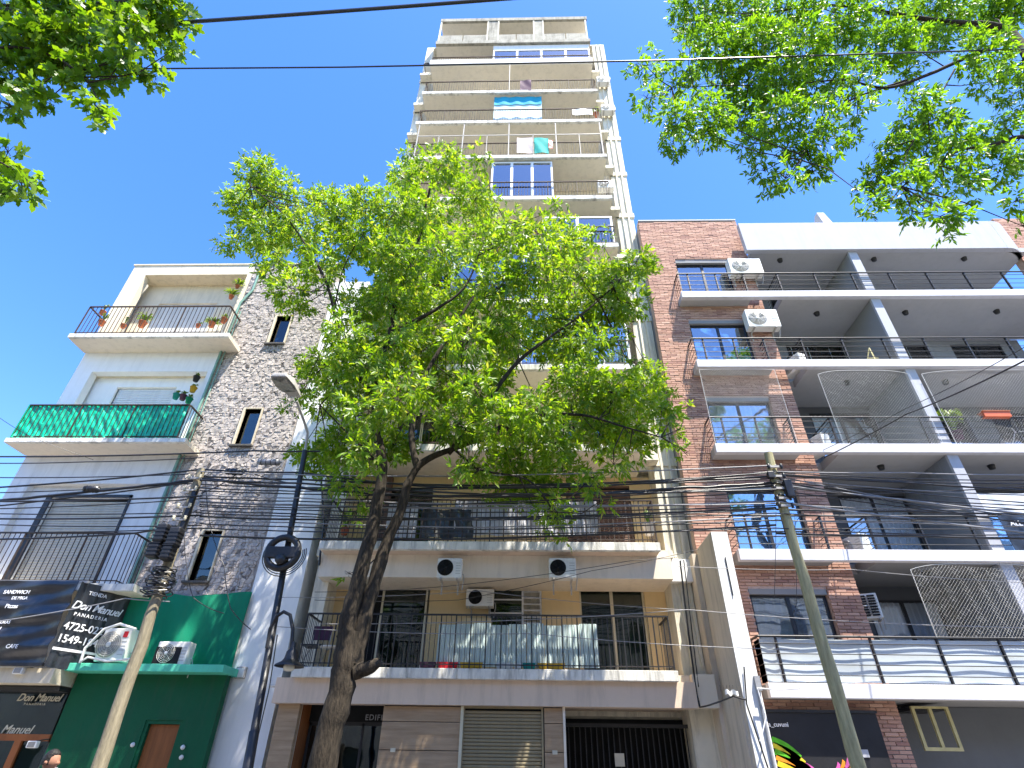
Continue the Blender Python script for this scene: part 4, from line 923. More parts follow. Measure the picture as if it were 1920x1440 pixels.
MB().tube([(bx - .5, by, bz), (bx - .1, by, bz - .05), (bx + .35, by, bz + .45), (bx - .22, by, bz + .42), (bx - .5, by, bz)], .016, 8).tube([(bx - .1, by, bz - .05), (bx - .26, by, bz + .56)], .016, 8).tube([(bx + .52, by, bz), (bx + .33, by, bz + .6)], .016, 8).build('frame', 'lamp_grey', BK)
MB().tube([(bx + .33, by - .25, bz + .68), (bx + .36, by - .1, bz + .62), (bx + .33, by, bz + .6), (bx + .36, by + .1, bz + .62), (bx + .33, by + .25, bz + .68)], .013, 8).build('handlebar', 'lamp_grey', BK)
MB().box(bx - .4, bx - .14, by - .07, by + .07, bz + .56, bz + .6).build('saddle', 'black_metal', BK, bevel=.02)
# wooden trestle on the fourth balcony
TR = thing('wooden_trestle', 'small folded wooden trestle behind the fourth balcony rail of the brick block', 'trestle', (10.2, 13.5, RS[3]))
p0 = at(1640, 672, 13.3)
for dx in (-.22, 0, .22): MB().tube([(p0[0] + dx, 13.3 + abs(dx), RS[3]), (p0[0] + .05, 13.4, RS[3] + .72)], .022, 6).build('leg', 'box_yellow_metal', TR)
MB().tube([(p0[0] - .14, 13.36, RS[3] + .3), (p0[0] + .16, 13.36, RS[3] + .3)], .018, 6).build('crossbar', 'box_yellow_metal', TR)

# ------------------------------------------------------------ safety nets
def net(label, x0, x1, z0, z1, y, cell=.075, r=.0017, arch=.14):
    q = MB(); w, h = x1 - x0, z1 - z0
    def topz(x): u = (x - x0) / w; return z1 - arch * (2 * u - 1) ** 4 - .03
    def seg(xa, za, xb, zb):
        n = 14
        for k in range(n):
            ua, ub = k / n, (k + 1) / n
            pa = (xa + (xb - xa) * ua, za + (zb - za) * ua); pb = (xa + (xb - xa) * ub, za + (zb - za) * ub)
            if pa[1] > topz(pa[0]) or pb[1] > topz(pb[0]): continue
            q.tube([(pa[0], y + .03 * math.sin(pa[0] * 3), pa[1]), (pb[0], y + .03 * math.sin(pb[0] * 3), pb[1])], r, 3, False)
    s = -h
    while s < w:
        for sg in (1, -1):
            # line x = s + t, z = t
            t0 = max(0, -s); t1 = min(h, w - s)
            if t1 > t0:
                if sg == 1: seg(x0 + s + t0, z0 + t0, x0 + s + t1, z0 + t1)
                else: seg(x1 - s - t0, z0 + t0, x1 - s - t1, z0 + t1)
        s += cell
    n = 24
    q.tube([(x0 + w * k / n, y, topz(x0 + w * k / n)) for k in range(n + 1)], .006, 4)
    q.tube([(x0, y, z0), (x0, y, topz(x0))], .006, 4); q.tube([(x1, y, z0), (x1, y, topz(x1))], .006, 4)
    setp(q.build('safety_net', 'net_cord'), label, 'net')
net('white safety net in front of the brick window on the third balcony', 4.98, 7.12, RS[2] + .02, 11.25, 13.03, arch=.02)
net('white safety net between the pillar and the divider on the third balcony', 8.3, 10.86, RS[2] + .02, 11.2, 13.03)
net('white safety net right of the divider, in front of the bicycle', 11.2, 15.4, RS[2] + .02, 11.2, 13.03)
net('white safety net over the lowest balcony of the brick block', 8.75, 11.9, RS[0] + .9, 5.7, 13.03)
# awning and printed screen on right of second balcony
a_ = at(1830, 925, 13.3); b_ = at(1915, 965, 13.3)
cloth('awning', 'pale slatted awning blind lowered on the second brick block balcony, right edge', 'blind', a_[0], a_[0] + 2.2, b_[2], a_[2], 13.3, 'shutter_white', amp=.01)
cloth('banner', 'black printed banner with white letters tied to the second balcony rail, right edge', 'banner', 11.3, 14.5, RS[1] + .02, RS[1] + .86, 13.0, 'black_tarp', amp=.02)
bn = [o for o in COL.objects if o.name.startswith('banner') and 'black printed' in o.get('label', '')][0]
text('lettering', 'ALL', .17, (11.45, 12.96, RS[1] + .58), (1, 0, 0), (0, 0, 1), 'white_print', bn)

# ------------------------------------------------------------ street poles
def tapered(p0, p1, r0, r1, n=14, wob=.012, k=14):
    pts = []; rr = []
    for i in range(k + 1):
        t = i / k; p = p0 + (p1 - p0) * t; pts.append((p[0] + random.uniform(-wob, wob), p[1] + random.uniform(-wob, wob), p[2])); rr.append(r0 + (r1 - r0) * t + random.uniform(-.004, .004))
    return pts, rr
YP = 10.0
PT = at(1440, 850, YP)
UP = thing('utility_pole', 'yellowish timber utility pole carrying the cable bundle in front of the brick block', 'utility pole', (4.86, YP, 0))
pts, rr = tapered(np.array([4.86, YP, 0.]), PT, .115, .08)
MB().tube(pts, rr, 14).build('pole', 'pole_wood', UP)
for dz, s in ((-.35, 1), (-.55, -1), (-.8, 1), (-1.0, -1), (-1.15, 1)):
    x, z = PT[0], PT[2] + dz
    b_ = MB().box(x - .14, x + .14, YP - .13, YP - .09, z - .02, z + .02).build('bracket', 'lamp_grey', UP)
    for dx in (-.12, .12): MB().lathe((x + dx, YP - .13, z), [(0, -.05), (.03, -.045), (.02, -.02), (.035, 0), (.02, .02), (.03, .045), (0, .05)], 10).build('insulator', 'black_metal', b_)
for i in range(6):
    z = PT[2] - .45 - i * .12; x = PT[0]
    MB().tube([(x + .1 * math.cos(a), YP + .1 * math.sin(a), z + .02 * math.sin(a * 2)) for a in np.linspace(0, 6.28, 14)], .014, 6).build('cable_wrap', 'cable_black', UP)
MB().box(PT[0] + .06, PT[0] + .2, YP - .2, YP - .08, PT[2] - 1.0, PT[2] - .65).build('junction_box', 'black_metal', UP, bevel=.015)
MB().box(PT[0] - .2, PT[0] - .08, YP - .2, YP - .1, PT[2] - .62, PT[2] - .48).build('junction_box', 'black_metal', UP, bevel=.015)

PL = at(378, 880, YP)
UL = thing('utility_pole', 'weathered pale timber utility pole with black splice boxes in front of the green shop', 'utility pole', (-6.38, YP, 0))
pts, rr = tapered(np.array([-6.38, YP, 0.]), PL, .12, .075)
MB().tube(pts, rr, 14).build('pole', 'pole_grey_wood', UL)
p = at(325, 1020, YP)
for k, (dx, dz, w, hh) in enumerate(((-.14, .12, .2, .34), (.12, .05, .2, .36), (-.16, -.2, .2, .26), (.1, -.24, .18, .26))):
    q = MB().box(p[0] + dx - w / 2, p[0] + dx + w / 2, YP - .3, YP - .1, p[2] + dz - hh / 2, p[2] + dz + hh / 2).build('splice_box', 'black_metal', UL, bevel=.03)
    q2 = MB()
    for j in range(4): q2.box(p[0] + dx - w / 2 - .008, p[0] + dx + w / 2 + .008, YP - .308, YP - .12, p[2] + dz - hh / 2 + .04 + j * .07, p[2] + dz - hh / 2 + .055 + j * .07)
    q2.build('rib', 'cable_black', q)
for dz in (-.25, -.5, -.85, -1.1, -2.25):
    x, z = PL[0] + .0, PL[2] + dz
    b_ = MB().box(x - .13, x + .13, YP - .13, YP - .09, z - .015, z + .015).build('bracket', 'lamp_grey', UL)
    for dx in (-.11, .11): MB().lathe((x + dx, YP - .13, z + .03), [(0, -.05), (.03, -.04), (.02, -.02), (.035, 0), (.02, .02), (.03, .04), (0, .05)], 10).build('insulator', 'window_frame_cream', b_)
MB().box(PL[0] + .05, PL[0] + .13, YP - .12, YP - .04, PL[2] - 1.3, PL[2] - .4).build('terminal_strip', 'black_metal', UL)
for i in range(14):
    z = PL[2] - 2.0 - i * .035; x = PL[0]; r_ = .15 + random.uniform(-.02, .12)
    MB().tube([(x + r_ * math.cos(a), YP + r_ * .9 * math.sin(a), z + random.uniform(-.02, .02)) for a in np.linspace(0, 6.28, 14)], .012, 5).build('cable_coil', 'cable_black', UL)
# black lamp post
L0 = np.array([-4.05, YP, 0.]); L1 = at(572, 845, YP)
LP = thing('street_lamp', 'slim black lamp post with a grey flood head and a bell lantern', 'street lamp', tuple(L0))
MB().tube([L0, L0 + (L1 - L0) * .3, L0 + (L1 - L0) * .301, L1], [.085, .075, .062, .05], 14).build('post', 'black_metal', LP)
J = at(577, 812, YP); K = at(556, 752, YP - .6)
MB().tube([L1, J, at(570, 790, YP - .2), K], .028, 8).build('lamp_arm', 'lamp_grey', LP)
# luminaire head pointing to the road
hd = MB(); hc = at(539, 722, YP - .9)
def hp(u, v, w): # u across, v along toward camera, w up
    return (hc[0] + u * .19 + v * -.06, hc[1] - v * .33, hc[2] + w + v * .03)
hd.add([hp(-.6, -1, -.05), hp(.6, -1, -.05), hp(1, .2, -.07), hp(.9, 1, -.05), hp(-.9, 1, -.05), hp(-1, .2, -.07), hp(-.5, -1, .06), hp(.5, -1, .06), hp(.8, .2, .13), hp(.6, 1, .04), hp(-.6, 1, .04), hp(-.8, .2, .13)],
       [(5, 4, 3, 2, 1, 0), (6, 7, 8, 9, 10, 11)] + [(k, (k + 1) % 6, 6 + (k + 1) % 6, 6 + k) for k in range(6)])
hdo = hd.build('lamp_head', 'lamp_grey', LP, bevel=.02)
MB().add([hp(-.8, .95, -.085), hp(.8, .95, -.085), hp(.88, .2, -.1), hp(.7, -.3, -.09), hp(-.7, -.3, -.09), hp(-.88, .2, -.1)], [(0, 1, 2, 3, 4, 5), (5, 4, 3, 2, 1, 0)]).build('lens', 'lamp_lens', hdo)
# arm with bell lantern
arc = [at(x, y, YP - .05) for x, y in ((500, 1215), (506, 1180), (518, 1156), (532, 1147), (544, 1153), (549, 1180), (546, 1218))]
MB().tube(arc, .03, 8).build('curved_arm', 'black_metal', LP)
bc = at(542, 1250, YP - .05)
bell = MB().lathe((bc[0], bc[1], bc[2]), [(.235, 0), (.23, .02), (.14, .07), (.105, .12), (.09, .22), (.05, .27), (.04, .36), (0, .38)], 20).build('bell_shade', 'black_metal', LP)
MB().lathe((bc[0], bc[1], bc[2] - .05), [(0, -.02), (.07, -.01), (.09, .03), (.08, .08), (0, .1)], 14).build('bulb', 'bulb_glass', bell)
# cable slack ring
rc = at(530, 1036, YP - .12)
RG = thing('cable_storage_ring', 'round black cable slack ring fixed to the lamp post', 'cable reel', tuple(rc))
MB().tube([(rc[0] + .28 * math.cos(a), rc[1], rc[2] + .28 * math.sin(a)) for a in np.linspace(0, 6.2832, 29)], .06, 8).build('ring', 'black_metal', RG)
MB().box(rc[0] - .3, rc[0] + .3, rc[1] - .06, rc[1] + .03, rc[2] - .11, rc[2] + .1).build('crossbar', 'black_metal', RG, bevel=.02)
MB().lathe((rc[0] + .02, rc[1] - .05, rc[2] - .14), [(0, -.06), (.09, -.05), (.1, .02), (0, .04)], 12, 'Y').build('closure', 'black_metal', RG)
for k in range(3):
    MB().tube([(rc[0] + (.33 + .03 * k) * math.cos(a) + .03, rc[1] + .03, rc[2] - .03 + (.3 + .04 * k) * math.sin(a)) for a in np.linspace(2.6, 6.6, 18)], .009, 5).build('cable_loop', 'cable_black', RG)
# two small floodlights and box near shop
for lab, px, py, Y in (('white floodlight clamped under the black bakery sign', 36, 1258, 12.7), ('small white floodlight beside the bakery window', 62, 1396, 13.0)):
    p = at(px, py, Y); t = thing('floodlight', lab, 'floodlight', tuple(p))
    MB().box(p[0] - .1, p[0] + .1, p[1] - .05, p[1] + .05, p[2] - .06, p[2] + .06).build('housing', 'white_plastic', t, bevel=.015)
    MB().box(p[0] - .07, p[0] + .07, p[1] - .056, p[1] - .05, p[2] - .045, p[2] + .045).build('lens', 'lamp_lens', t)
    MB().tube([(p[0], p[1], p[2] + .05), (p[0], p[1] + .3, p[2] + .1), (p[0], 13.4, p[2] + .1)], .012, 6).build('arm', 'black_metal', t)
# ventilation window with yellow frame on ground floor right
a_ = at(1698, 1405, 13.6); b_ = at(1690, 1328, 13.6); c_ = at(1737, 1328, 13.6)
WF = thing('hanging_frame', 'yellowish metal three-bar frame on the dark ground floor wall right of the brick pillar', 'metal frame', (b_[0], 13.6, a_[2]))
x0, x1, z0, z1 = 8.05, 8.75, a_[2], b_[2]
q = MB()
for x in (x0, (x0 + x1) / 2, x1): q.box(x - .03, x + .03, 13.58, 13.64, z0 + .04, z1)
q.box(x0 - .03, x1 + .03, 13.58, 13.64, z0 - .02, z0 + .04); q.box(x0 - .03, x1 + .03, 13.58, 13.64, z1, z1 + .04); q.build('bars', 'box_yellow_metal', WF)
MB().box(x0, x1, 13.64, 14.4, z1 - .03, z1).build('support', 'black_metal', WF)
# small meter box on white pier, wall sensor
a_ = at(438, 1272, 13.72); b_ = at(463, 1250, 13.72)
t = thing('meter_box', 'faded grey meter hatch on the white wall right of the green shop', 'meter box', tuple(a_))
MB().box(a_[0], b_[0], 13.72, 13.785, a_[2], b_[2]).build('frame', 'lamp_grey', t, bevel=.01); MB().box(a_[0] + .03, b_[0] - .03, 13.71, 13.72, a_[2] + .03, b_[2] - .03).build('door', 'white_plaster', t)
p = at(516, 1287, 13.3); t = thing('security_camera', 'small white security camera at the edge of the tower entrance', 'camera', tuple(p))
MB().tube([(p[0] - .1, p[1] - .1, p[2]), (p[0] + .08, p[1], p[2] + .01)], .035, 10).build('body', 'white_plastic', t); MB().tube([(p[0] + .05, p[1], p[2] + .02), (p[0] + .05, 13.78, p[2] + .05)], .012, 6).build('bracket', 'white_plastic', t)
p = at(1378, 1300, 12.1); t = thing('cable_bracket', 'rusty wire basket and cloth stuck on the party wall corner', 'bracket', tuple(p))
for k in range(5): MB().tube([(p[0] - .25 + k * .06, 12.12, p[2] + .03), (p[0] - .25 + k * .06, 12.12, p[2] + .14)], .004, 4).build('wire', 'rust_metal', t)
MB().grid(lambda u, v: (p[0] - .18 + u * .24, 12.1 - .03 * math.sin(u * 9), p[2] - .03 + v * .08 + .02 * math.sin(u * 12)), 12, 6, .01).build('cloth', 'white_plastic', t)

# ------------------------------------------------------------ cables
def catenary(P, sag=.12, n=10):
    out = []
    for i in range(len(P) - 1):
        a, b = np.array(P[i]), np.array(P[i + 1]); L_ = np.linalg.norm(b - a)
        for k in range(n):
            t = k / n; p = a + (b - a) * t; p = p - np.array([0, 0, sag * L_ / 10 * 4 * t * (1 - t)]); out.append(p)
    out.append(np.array(P[-1])); return out
def cable(pts, r, label, m='cable_black', Y=YP, group=None, sag=.1, wig=0.0):
    P = [at(p[0], p[1], p[2] if len(p) > 2 else Y) for p in pts]
    C_ = catenary(P, sag)
    if wig: C_ = [c + rng.uniform(-wig, wig, 3) * np.array([0, .5, 1]) for c in C_]
    o = MB().tube(C_, r, 6).build('overhead_cable', m); setp(o, label, 'cable', group); return o
G = 'overhead cables strung along the street'
GL = 'thin black cable in the bundle strung along the street between the two timber poles'
GR = 'thin cable fanning right from the yellowish timber pole across the brick block'
GW = 'thin cable crossing the white and grey house left of the lamp post'
# thick ones
cable([(-80, 918), (378, 880), (565, 886), (800, 912), (1100, 912), (1450, 884)], .018, 'thick black cable highest of those crossing the leafy tree between the poles')
cable([(-80, 943), (175, 921), (378, 897), (560, 914), (800, 930), (1110, 925), (1290, 914), (1450, 905)], .028, 'thickest wrapped black cable bundle between the two timber poles', wig=.01)
cable([(-80, 955), (110, 935), (378, 900)], .016, 'black cable just under the wrapped bundle, ending at the weathered pole')
tp_ = [((0, 856), (480, 845), (600, 846)), ((0, 868), (160, 866), (378, 858)), ((0, 962), (378, 960)), ((0, 972), (378, 966)), ((0, 982), (378, 985)), ((0, 998), (378, 990)), ((0, 1012), (250, 1000), (340, 985)), ((0, 895), (378, 888)), ((0, 925), (378, 905)), ((0, 940), (378, 930)), ((0, 955), (378, 935))]
for k, c_ in enumerate(tp_):
    c_ = [(c_[0][0] - 60, c_[0][1])] + list(c_[1:])
    cable(c_, .011 + .006 * (k % 3 == 0), GW, Y=YP + random.uniform(-.15, .15), group='cables crossing the left house', sag=.08)
yl = [884, 893, 908, 920, 934, 941, 950, 957, 962, 968, 974, 982, 990, 900, 915, 928, 946, 1004]
yr = [872, 893, 897, 912, 921, 940, 948, 955, 962, 952, 968, 975, 990, 918, 886, 944, 909, 984]
for k, (a_, b_) in enumerate(zip(yl, yr)):
    cable([(375, a_), (560, a_ + 6), (900, (a_ + b_) / 2 + 14 + 4 * math.sin(k * 2)), (1455, b_)], .012 + .007 * (k % 4 == 1), GL, Y=YP + random.uniform(-.2, .2), group='cables between the timber poles', m='cable_black' if k % 5 else 'cable_grey', sag=.05, wig=.004)
for k, (y0, y1) in enumerate([(884, 889), (888, 905), (890, 920), (897, 928), (902, 945), (905, 958), (908, 968), (912, 948), (918, 985), (945, 952), (955, 962), (962, 972), (975, 985), (990, 1000), (1000, 1008), (892, 975), (900, 990), (930, 905), (940, 1003), (885, 898)]):
    cable([(1455, y0), (1700, (y0 + y1) / 2 + (6 if k % 2 else 0)), (1990, y1 + 2)], .011 + .008 * (k % 4 == 2), GR, Y=YP + random.uniform(-.15, .15), group='cables across the brick block', m='cable_grey' if k % 3 == 0 else 'cable_black', sag=.06)
cable([(1545, 858, 13.2), (1700, 776, 11), (1990, 640, 6)], .014, 'thicker diagonal cable rising to the right across the netted balconies')
cable([(1530, 850, 13.2), (1700, 765, 11), (1990, 610, 6)], .007, 'thinner diagonal cable just above the thick diagonal one on the right')
cable([(1260, 1061), (1600, 1068), (1990, 1095)], .006, 'pale thin cable crossing under the second brick block slab', 'cable_grey', Y=11)
cable([(600, 1170), (1290, 1143), (1990, 1178)], .006, 'pale thin cable crossing the first balcony window of the brick block', 'cable_grey', Y=11)
cable([(520, 1175), (1000, 1188), (1500, 1218)], .006, 'pale thin cable crossing the first tower railing', 'cable_grey', Y=11)
cable([(520, 1120), (900, 1108), (1310, 1145)], .005, 'thin cable crossing the kitchen window of the tower', 'cable_grey', Y=11.5)
cable([(590, 1110), (830, 1100), (1190, 1050), (1270, 1045)], .006, 'dark thin cable sloping over the fan of the right cream air conditioner', Y=12.2)
cable([(590, 1125), (860, 1125), (1110, 1070), (1310, 1030)], .006, 'dark thin cable lowest of the two sloping in front of the first floor', Y=12.2)
cable([(-60, 1172), (120, 1145), (235, 1122), (318, 1128)], .009, 'bright silver cable running from the left edge over the black sign to the timber pole', 'cable_grey')
cable([(0, 784, 11), (50, 815, 12), (175, 862, 13)], .006, 'thin slanting cable left of the green tarpaulin')
cable([(1490, 965), (1494, 1130), (1488, 1150)], .005, 'thin vertical drop wire left of the yellowish pole', Y=10.4)
cable([(1455, 960), (1452, 1120)], .005, 'thin vertical drop wire nearest the party wall', Y=10.6)
cable([(385, 890), (395, 990), (420, 1060), (432, 1140), (470, 1180)], .008, 'slack black cable hanging down from the top of the weathered pole toward the lamp post', Y=10, sag=.4)
cable([(345, 985), (350, 1060), (362, 1120), (420, 1150)], .007, 'slack black cable looping beside the splice boxes', Y=10, sag=.5)
cable([(378, 925), (420, 905), (455, 880), (540, 905)], .01, 'short black branch cable rising right from the weathered pole', Y=10, sag=.3)
cable([(1275, 1050, 13.3), (1290, 1180, 13.3), (1306, 1300, 13.3), (1312, 1325, 13.2)], .02, 'black cable clipped down the inner corner beside the tower balconies', sag=0, wig=.02)
cable([(1282, 1050, 13.3), (1297, 1180, 13.3), (1310, 1290, 13.3)], .012, 'thinner black cable down the same inner corner of the tower', sag=0, wig=.02)
cable([(1312, 1326, 12.9), (1330, 1322, 12.6), (1375, 1305, 12.2), (1398, 1312, 12.1)], .016, 'black cable running along the side of the party wall', sag=.1)
cable([(1395, 1250, 12.1), (1400, 1320, 12.1), (1440, 1440, 12.1)], .014, 'dark cable hanging down the white front edge of the party wall', sag=0)
cable([(1500, 1290, 12), (1420, 1290, 12.0), (1436, 1345, 12.0), (1425, 1390, 12.0)], .012, 'pale rope loop hanging beside the party wall', 'window_frame_white', sag=.3)
cable([(600, 870, 13.5), (608, 980, 13.4), (598, 1060, 13.4)], .03, 'thick black cable down the left inner corner of the tower', sag=0, wig=.02)
cable([(520, 1190, 12), (505, 1290, 12), (470, 1440, 12)], .012, 'thin cable running down beside the black lamp post', sag=0)
for lab, px, py, w_, m_ in (('grey splice closure hung on the cables left of the lamp arm', 505, 866, .5, 'cable_grey'), ('black splice closure on the wrapped cable over the white and grey wall', 172, 917, .34, 'cable_black'), ('small black splice closure on the cable right of the weathered pole', 440, 884, .4, 'cable_black')):
    p = at(px, py, YP); t = thing('splice_closure', lab, 'splice closure', tuple(p))
    MB().tube([(p[0] - w_ / 2, YP, p[2]), (p[0] - w_ * .42, YP, p[2]), (p[0] - w_ * .4, YP, p[2]), (p[0] + w_ * .4, YP, p[2] - .01), (p[0] + w_ * .42, YP, p[2] - .01), (p[0] + w_ / 2, YP, p[2] - .01)], [.02, .03, .065, .065, .03, .02], 12).build('body', m_, t)
    for k in range(4): MB().tube([(p[0] - w_ * .3 + k * w_ * .2, YP, p[2] - .003 * k), (p[0] - w_ * .28 + k * w_ * .2, YP, p[2] - .003 * k)], .072, 12).build('band', 'cable_black', t)
# near overhead cables
cable([(-120, 72, 4.5), (400, 38, 4.5), (905, 1, 4.5), (1300, -30, 4.5)], .034, 'thick near black cable crossing the sky at the top left', sag=.02)
cable([(-120, 24, 4.2), (130, 10, 4.2), (400, -14, 4.2)], .022, 'short near cable cutting the top left corner over the maple leaves', sag=.0)
cable([(-120, 132, 5.5), (640, 126, 5.5), (1250, 113, 5.5), (2050, 88, 5.5)], .016, 'single black cable crossing the whole sky in front of the tower top', sag=.0)
# ------------------------------------------------------------ person
HP = at(91, 1430, 8.6); gx, gy = HP[0], HP[1]
PE = thing('person', 'person with short dark hair facing right, walking by the green shop', 'person', (gx, gy, 0))
H = HP[2] + .14
bmq = bpy.data.meshes.new('body'); s_ = H / 1.75
J_ = [(0, 0, .95), (0, 0, 1.15), (0, 0, 1.4), (0, .0, 1.5), (.02, 0, 1.56), (.02, .19, 1.42), (0, .25, 1.15), (.12, .24, .92), (.2, .23, .85), (.02, -.19, 1.42), (0, -.25, 1.15), (.1, -.24, .92), (.18, -.23, .85), (0, .1, .9), (.14, .1, .5), (.12, .1, .08), (.27, .1, .04), (0, -.1, .9), (-.06, -.1, .5), (-.24, -.1, .1), (-.1, -.1, .04)]
E_ = [(0, 1), (1, 2), (2, 3), (3, 4), (2, 5), (5, 6), (6, 7), (7, 8), (2, 9), (9, 10), (10, 11), (11, 12), (0, 13), (13, 14), (14, 15), (15, 16), (0, 17), (17, 18), (18, 19), (19, 20)]
rad = [.14, .13, .15, .06, .055, .07, .048, .032, .03, .07, .048, .032, .03, .1, .065, .042, .035, .1, .065, .042, .035]
bmq.from_pydata([(a * s_, b * s_, c * s_) for a, b, c in J_], E_, [])
bo = bpy.data.objects.new('body', bmq); COL.objects.link(bo); bo.parent = PE
md = bo.modifiers.new('skin', 'SKIN'); 
for i, r_ in enumerate(rad): bmq.skin_vertices[0].data[i].radius = (r_ * s_, r_ * s_)
bmq.skin_vertices[0].data[0].use_root = True
bo.modifiers.new('sub', 'SUBSURF').levels = 2; bmq.materials.append(M['shirt'])
hx, hy, hz = gx + .03, gy, H - .13
def head(u, v):
    th = u * 2 * math.pi; ph = v * math.pi
    x = math.cos(th) * math.sin(ph); y = math.sin(th) * math.sin(ph); z = math.cos(ph)
    fx_ = .098 * x; fz_ = .125 * z; fy_ = .076 * y
    if z < -.1: fx_ *= 1 - .25 * (-z - .1); fy_ *= 1 - .35 * (-z - .1)
    if x > .9 and -.35 < z < .1: fx_ += .02 * (1 - abs(z + .15) / .25)
    if x > .85 and -.62 < z < -.42: fx_ += .006
    return (hx + fx_, hy + fy_, hz + fz_)
MB().grid(head, 40, 28).build('head', 'skin', PE)
def hairf(u, v):
    th = u * 2 * math.pi; ph = v * math.pi * .62; x = math.cos(th) * math.sin(ph); y = math.sin(th) * math.sin(ph); z = math.cos(ph)
    cut = 1.0
    if x > .35 and z < .55: cut = .88
    return (hx - .008 + .11 * x * cut, hy + .086 * y * cut, hz + .012 + .13 * z * (1 if x < .3 else .98))
MB().grid(hairf, 32, 16).build('hair', 'hair', PE)
for s in (-1, 1):
    MB().lathe((hx - .01, hy + s * .08, hz - .01), [(0, -.01), (.022, -.006), (.026, 0), (0, .008)], 10, 'Y').build('ear', 'skin', PE)
    MB().lathe((hx + .086, hy + s * .032, hz + .008), [(0, -.004), (.006, 0), (0, .004)], 8).build('eye', 'hair', PE)
MB().box(hx + .092, hx + .105, hy - .02, hy + .02, hz - .065, hz - .058).build('mouth', 'cloth_pink', PE)
# ------------------------------------------------------------ trees
def leaf_template(kind):
    if kind == 'ash':
        return np.array([(0, 0, 0), (.28, -.16, .03), (.62, -.14, .02), (1, 0, -.06), (.62, .14, .02), (.28, .16, .03)]), [(0, 3, 2, 1), (0, 5, 4, 3)]
    # maple: palmate
    pts = [(0, 0), (.05, -.1), (-.02, -.42), (.2, -.28), (.38, -.5), (.45, -.2), (.7, -.24), (1, 0), (.7, .24), (.45, .2), (.38, .5), (.2, .28), (-.02, .42), (.05, .1)]
    v = np.array([(x, y, -.12 * x * x - .25 * abs(y) * abs(y)) for x, y in pts])
    return v, [(0, 7, 6, 5), (0, 5, 4, 3), (0, 3, 2, 1), (0, 9, 8, 7), (0, 11, 10, 9), (0, 13, 12, 11)]
def norm(a): return a / (np.linalg.norm(a, axis=-1, keepdims=True) + 1e-9)
def make_tree(root, blobs, kind, mname, limbs, llen, dens, n_single=300, pinnate=True, spray_len=.2, droop=.5, twigs=True, limb_mat='bark'):
    """blobs: list (centre xyz, radius). limbs: list of (pts, r0, r1)"""
    lm = MB()
    trunk = None
    nodes = []
    for k, (pts, r0, r1) in enumerate(limbs):
        P = [np.array(p, float) for p in pts]; C_ = []
        for i in range(len(P) - 1):
            for j in range(5):
                t = j / 5
                p0 = P[max(i - 1, 0)]; p1 = P[i]; p2 = P[i + 1]; p3 = P[min(i + 2, len(P) - 1)]
                c = .5 * ((2 * p1) + (-p0 + p2) * t + (2 * p0 - 5 * p1 + 4 * p2 - p3) * t * t + (-p0 + 3 * p1 - 3 * p2 + p3) * t ** 3)
                C_.append(c)
        C_.append(P[-1]); n = len(C_)
        rr = [(r0 + (r1 - r0) * i / (n - 1)) * (1 + random.uniform(-.07, .07)) for i in range(n)]
        C_ = [c + rng.uniform(-.09, .09, 3) * r_ for c, r_ in zip(C_, rr)]
        o = MB().tube(C_, rr, 12 if r0 > .05 else 7).build('trunk' if k == 0 else 'limb', limb_mat, root)
        nodes += [(c, r_) for c, r_ in zip(C_, rr)][2:] if len(C_) > 4 else [(c, r_) for c, r_ in zip(C_, rr)]
    NP = np.array([c for c, r_ in nodes]); NR = np.array([r_ for c, r_ in nodes])
    NP = NP[NR < .11] if (NR < .11).any() else NP
    tw = MB(); B, D, Nn, Ln = [], [], [], []
    for (c, r) in blobs:
        c = np.array(c)
        j = np.argmin(np.linalg.norm(NP - c, axis=1)); a = NP[j]
        mid = (a + c) / 2 + rng.uniform(-.12, .12, 3) - np.array([0, 0, .05])
        if twigs: tw.tube([a, mid, c], [.014, .01, .006], 5, False)
        for k in range(int(5 + r * 10)):
            e = c + norm(rng.normal(size=3)) * r * rng.uniform(.5, .95); m_ = (c + e) / 2 + rng.uniform(-.06, .06, 3)
            if twigs: tw.tube([c, m_, e], [.006, .004, .002], 4, False)
        ns = max(3, int(dens * r ** 2.3 * rng.uniform(.65, 1.3)))
        q = norm(rng.normal(size=(ns, 3))); rad_ = r * rng.uniform(.15, 1.05, ns) ** .6
        pos = c + q * rad_[:, None] * np.array([1, 1, .85])
        axis = norm(q * .6 + rng.normal(size=(ns, 3)) * .5 + np.array([0, 0, -droop]))
        nl = 7 if pinnate else 3
        side = norm(np.cross(axis, rng.normal(size=(ns, 3)))); upv = norm(np.cross(side, axis))
        upv = np.where(upv[:, 2:3] < 0, -upv, upv)
        side = np.cross(axis, upv)
        for l in range(nl):
            if l == nl - 1: t = 1.0; sg = 0
            else: t = .3 + .6 * (l // 2) / max(1, nl // 2 - 0) ; sg = 1 if l % 2 else -1
            b = pos + axis * (spray_len * t)
            ang = .9 * sg
            d = norm(axis * math.cos(ang) + side * math.sin(ang) + rng.normal(size=(ns, 3)) * .22 + np.array([0, 0, -.25 * droop]))
            nrm_ = norm(upv + rng.normal(size=(ns, 3)) * .45); nrm_ = norm(nrm_ - d * (nrm_ * d).sum(1, keepdims=True))
            B.append(b); D.append(d); Nn.append(nrm_); Ln.append(llen * rng.uniform(.65, 1.2, ns))
    B = np.concatenate(B); D = np.concatenate(D); Nn = np.concatenate(Nn); Ln = np.concatenate(Ln)
    if twigs:
        o = tw.build('twigs', limb_mat, root); o['kind'] = 'stuff'
    T, F_ = leaf_template(kind); Sx = np.cross(Nn, D)
    # pick the largest-looking leaves as single objects
    rel = (B - CAM) @ RM; dep = -rel[:, 2]; u = rel[:, 0] / dep * FPX; v = rel[:, 1] / dep * FPX
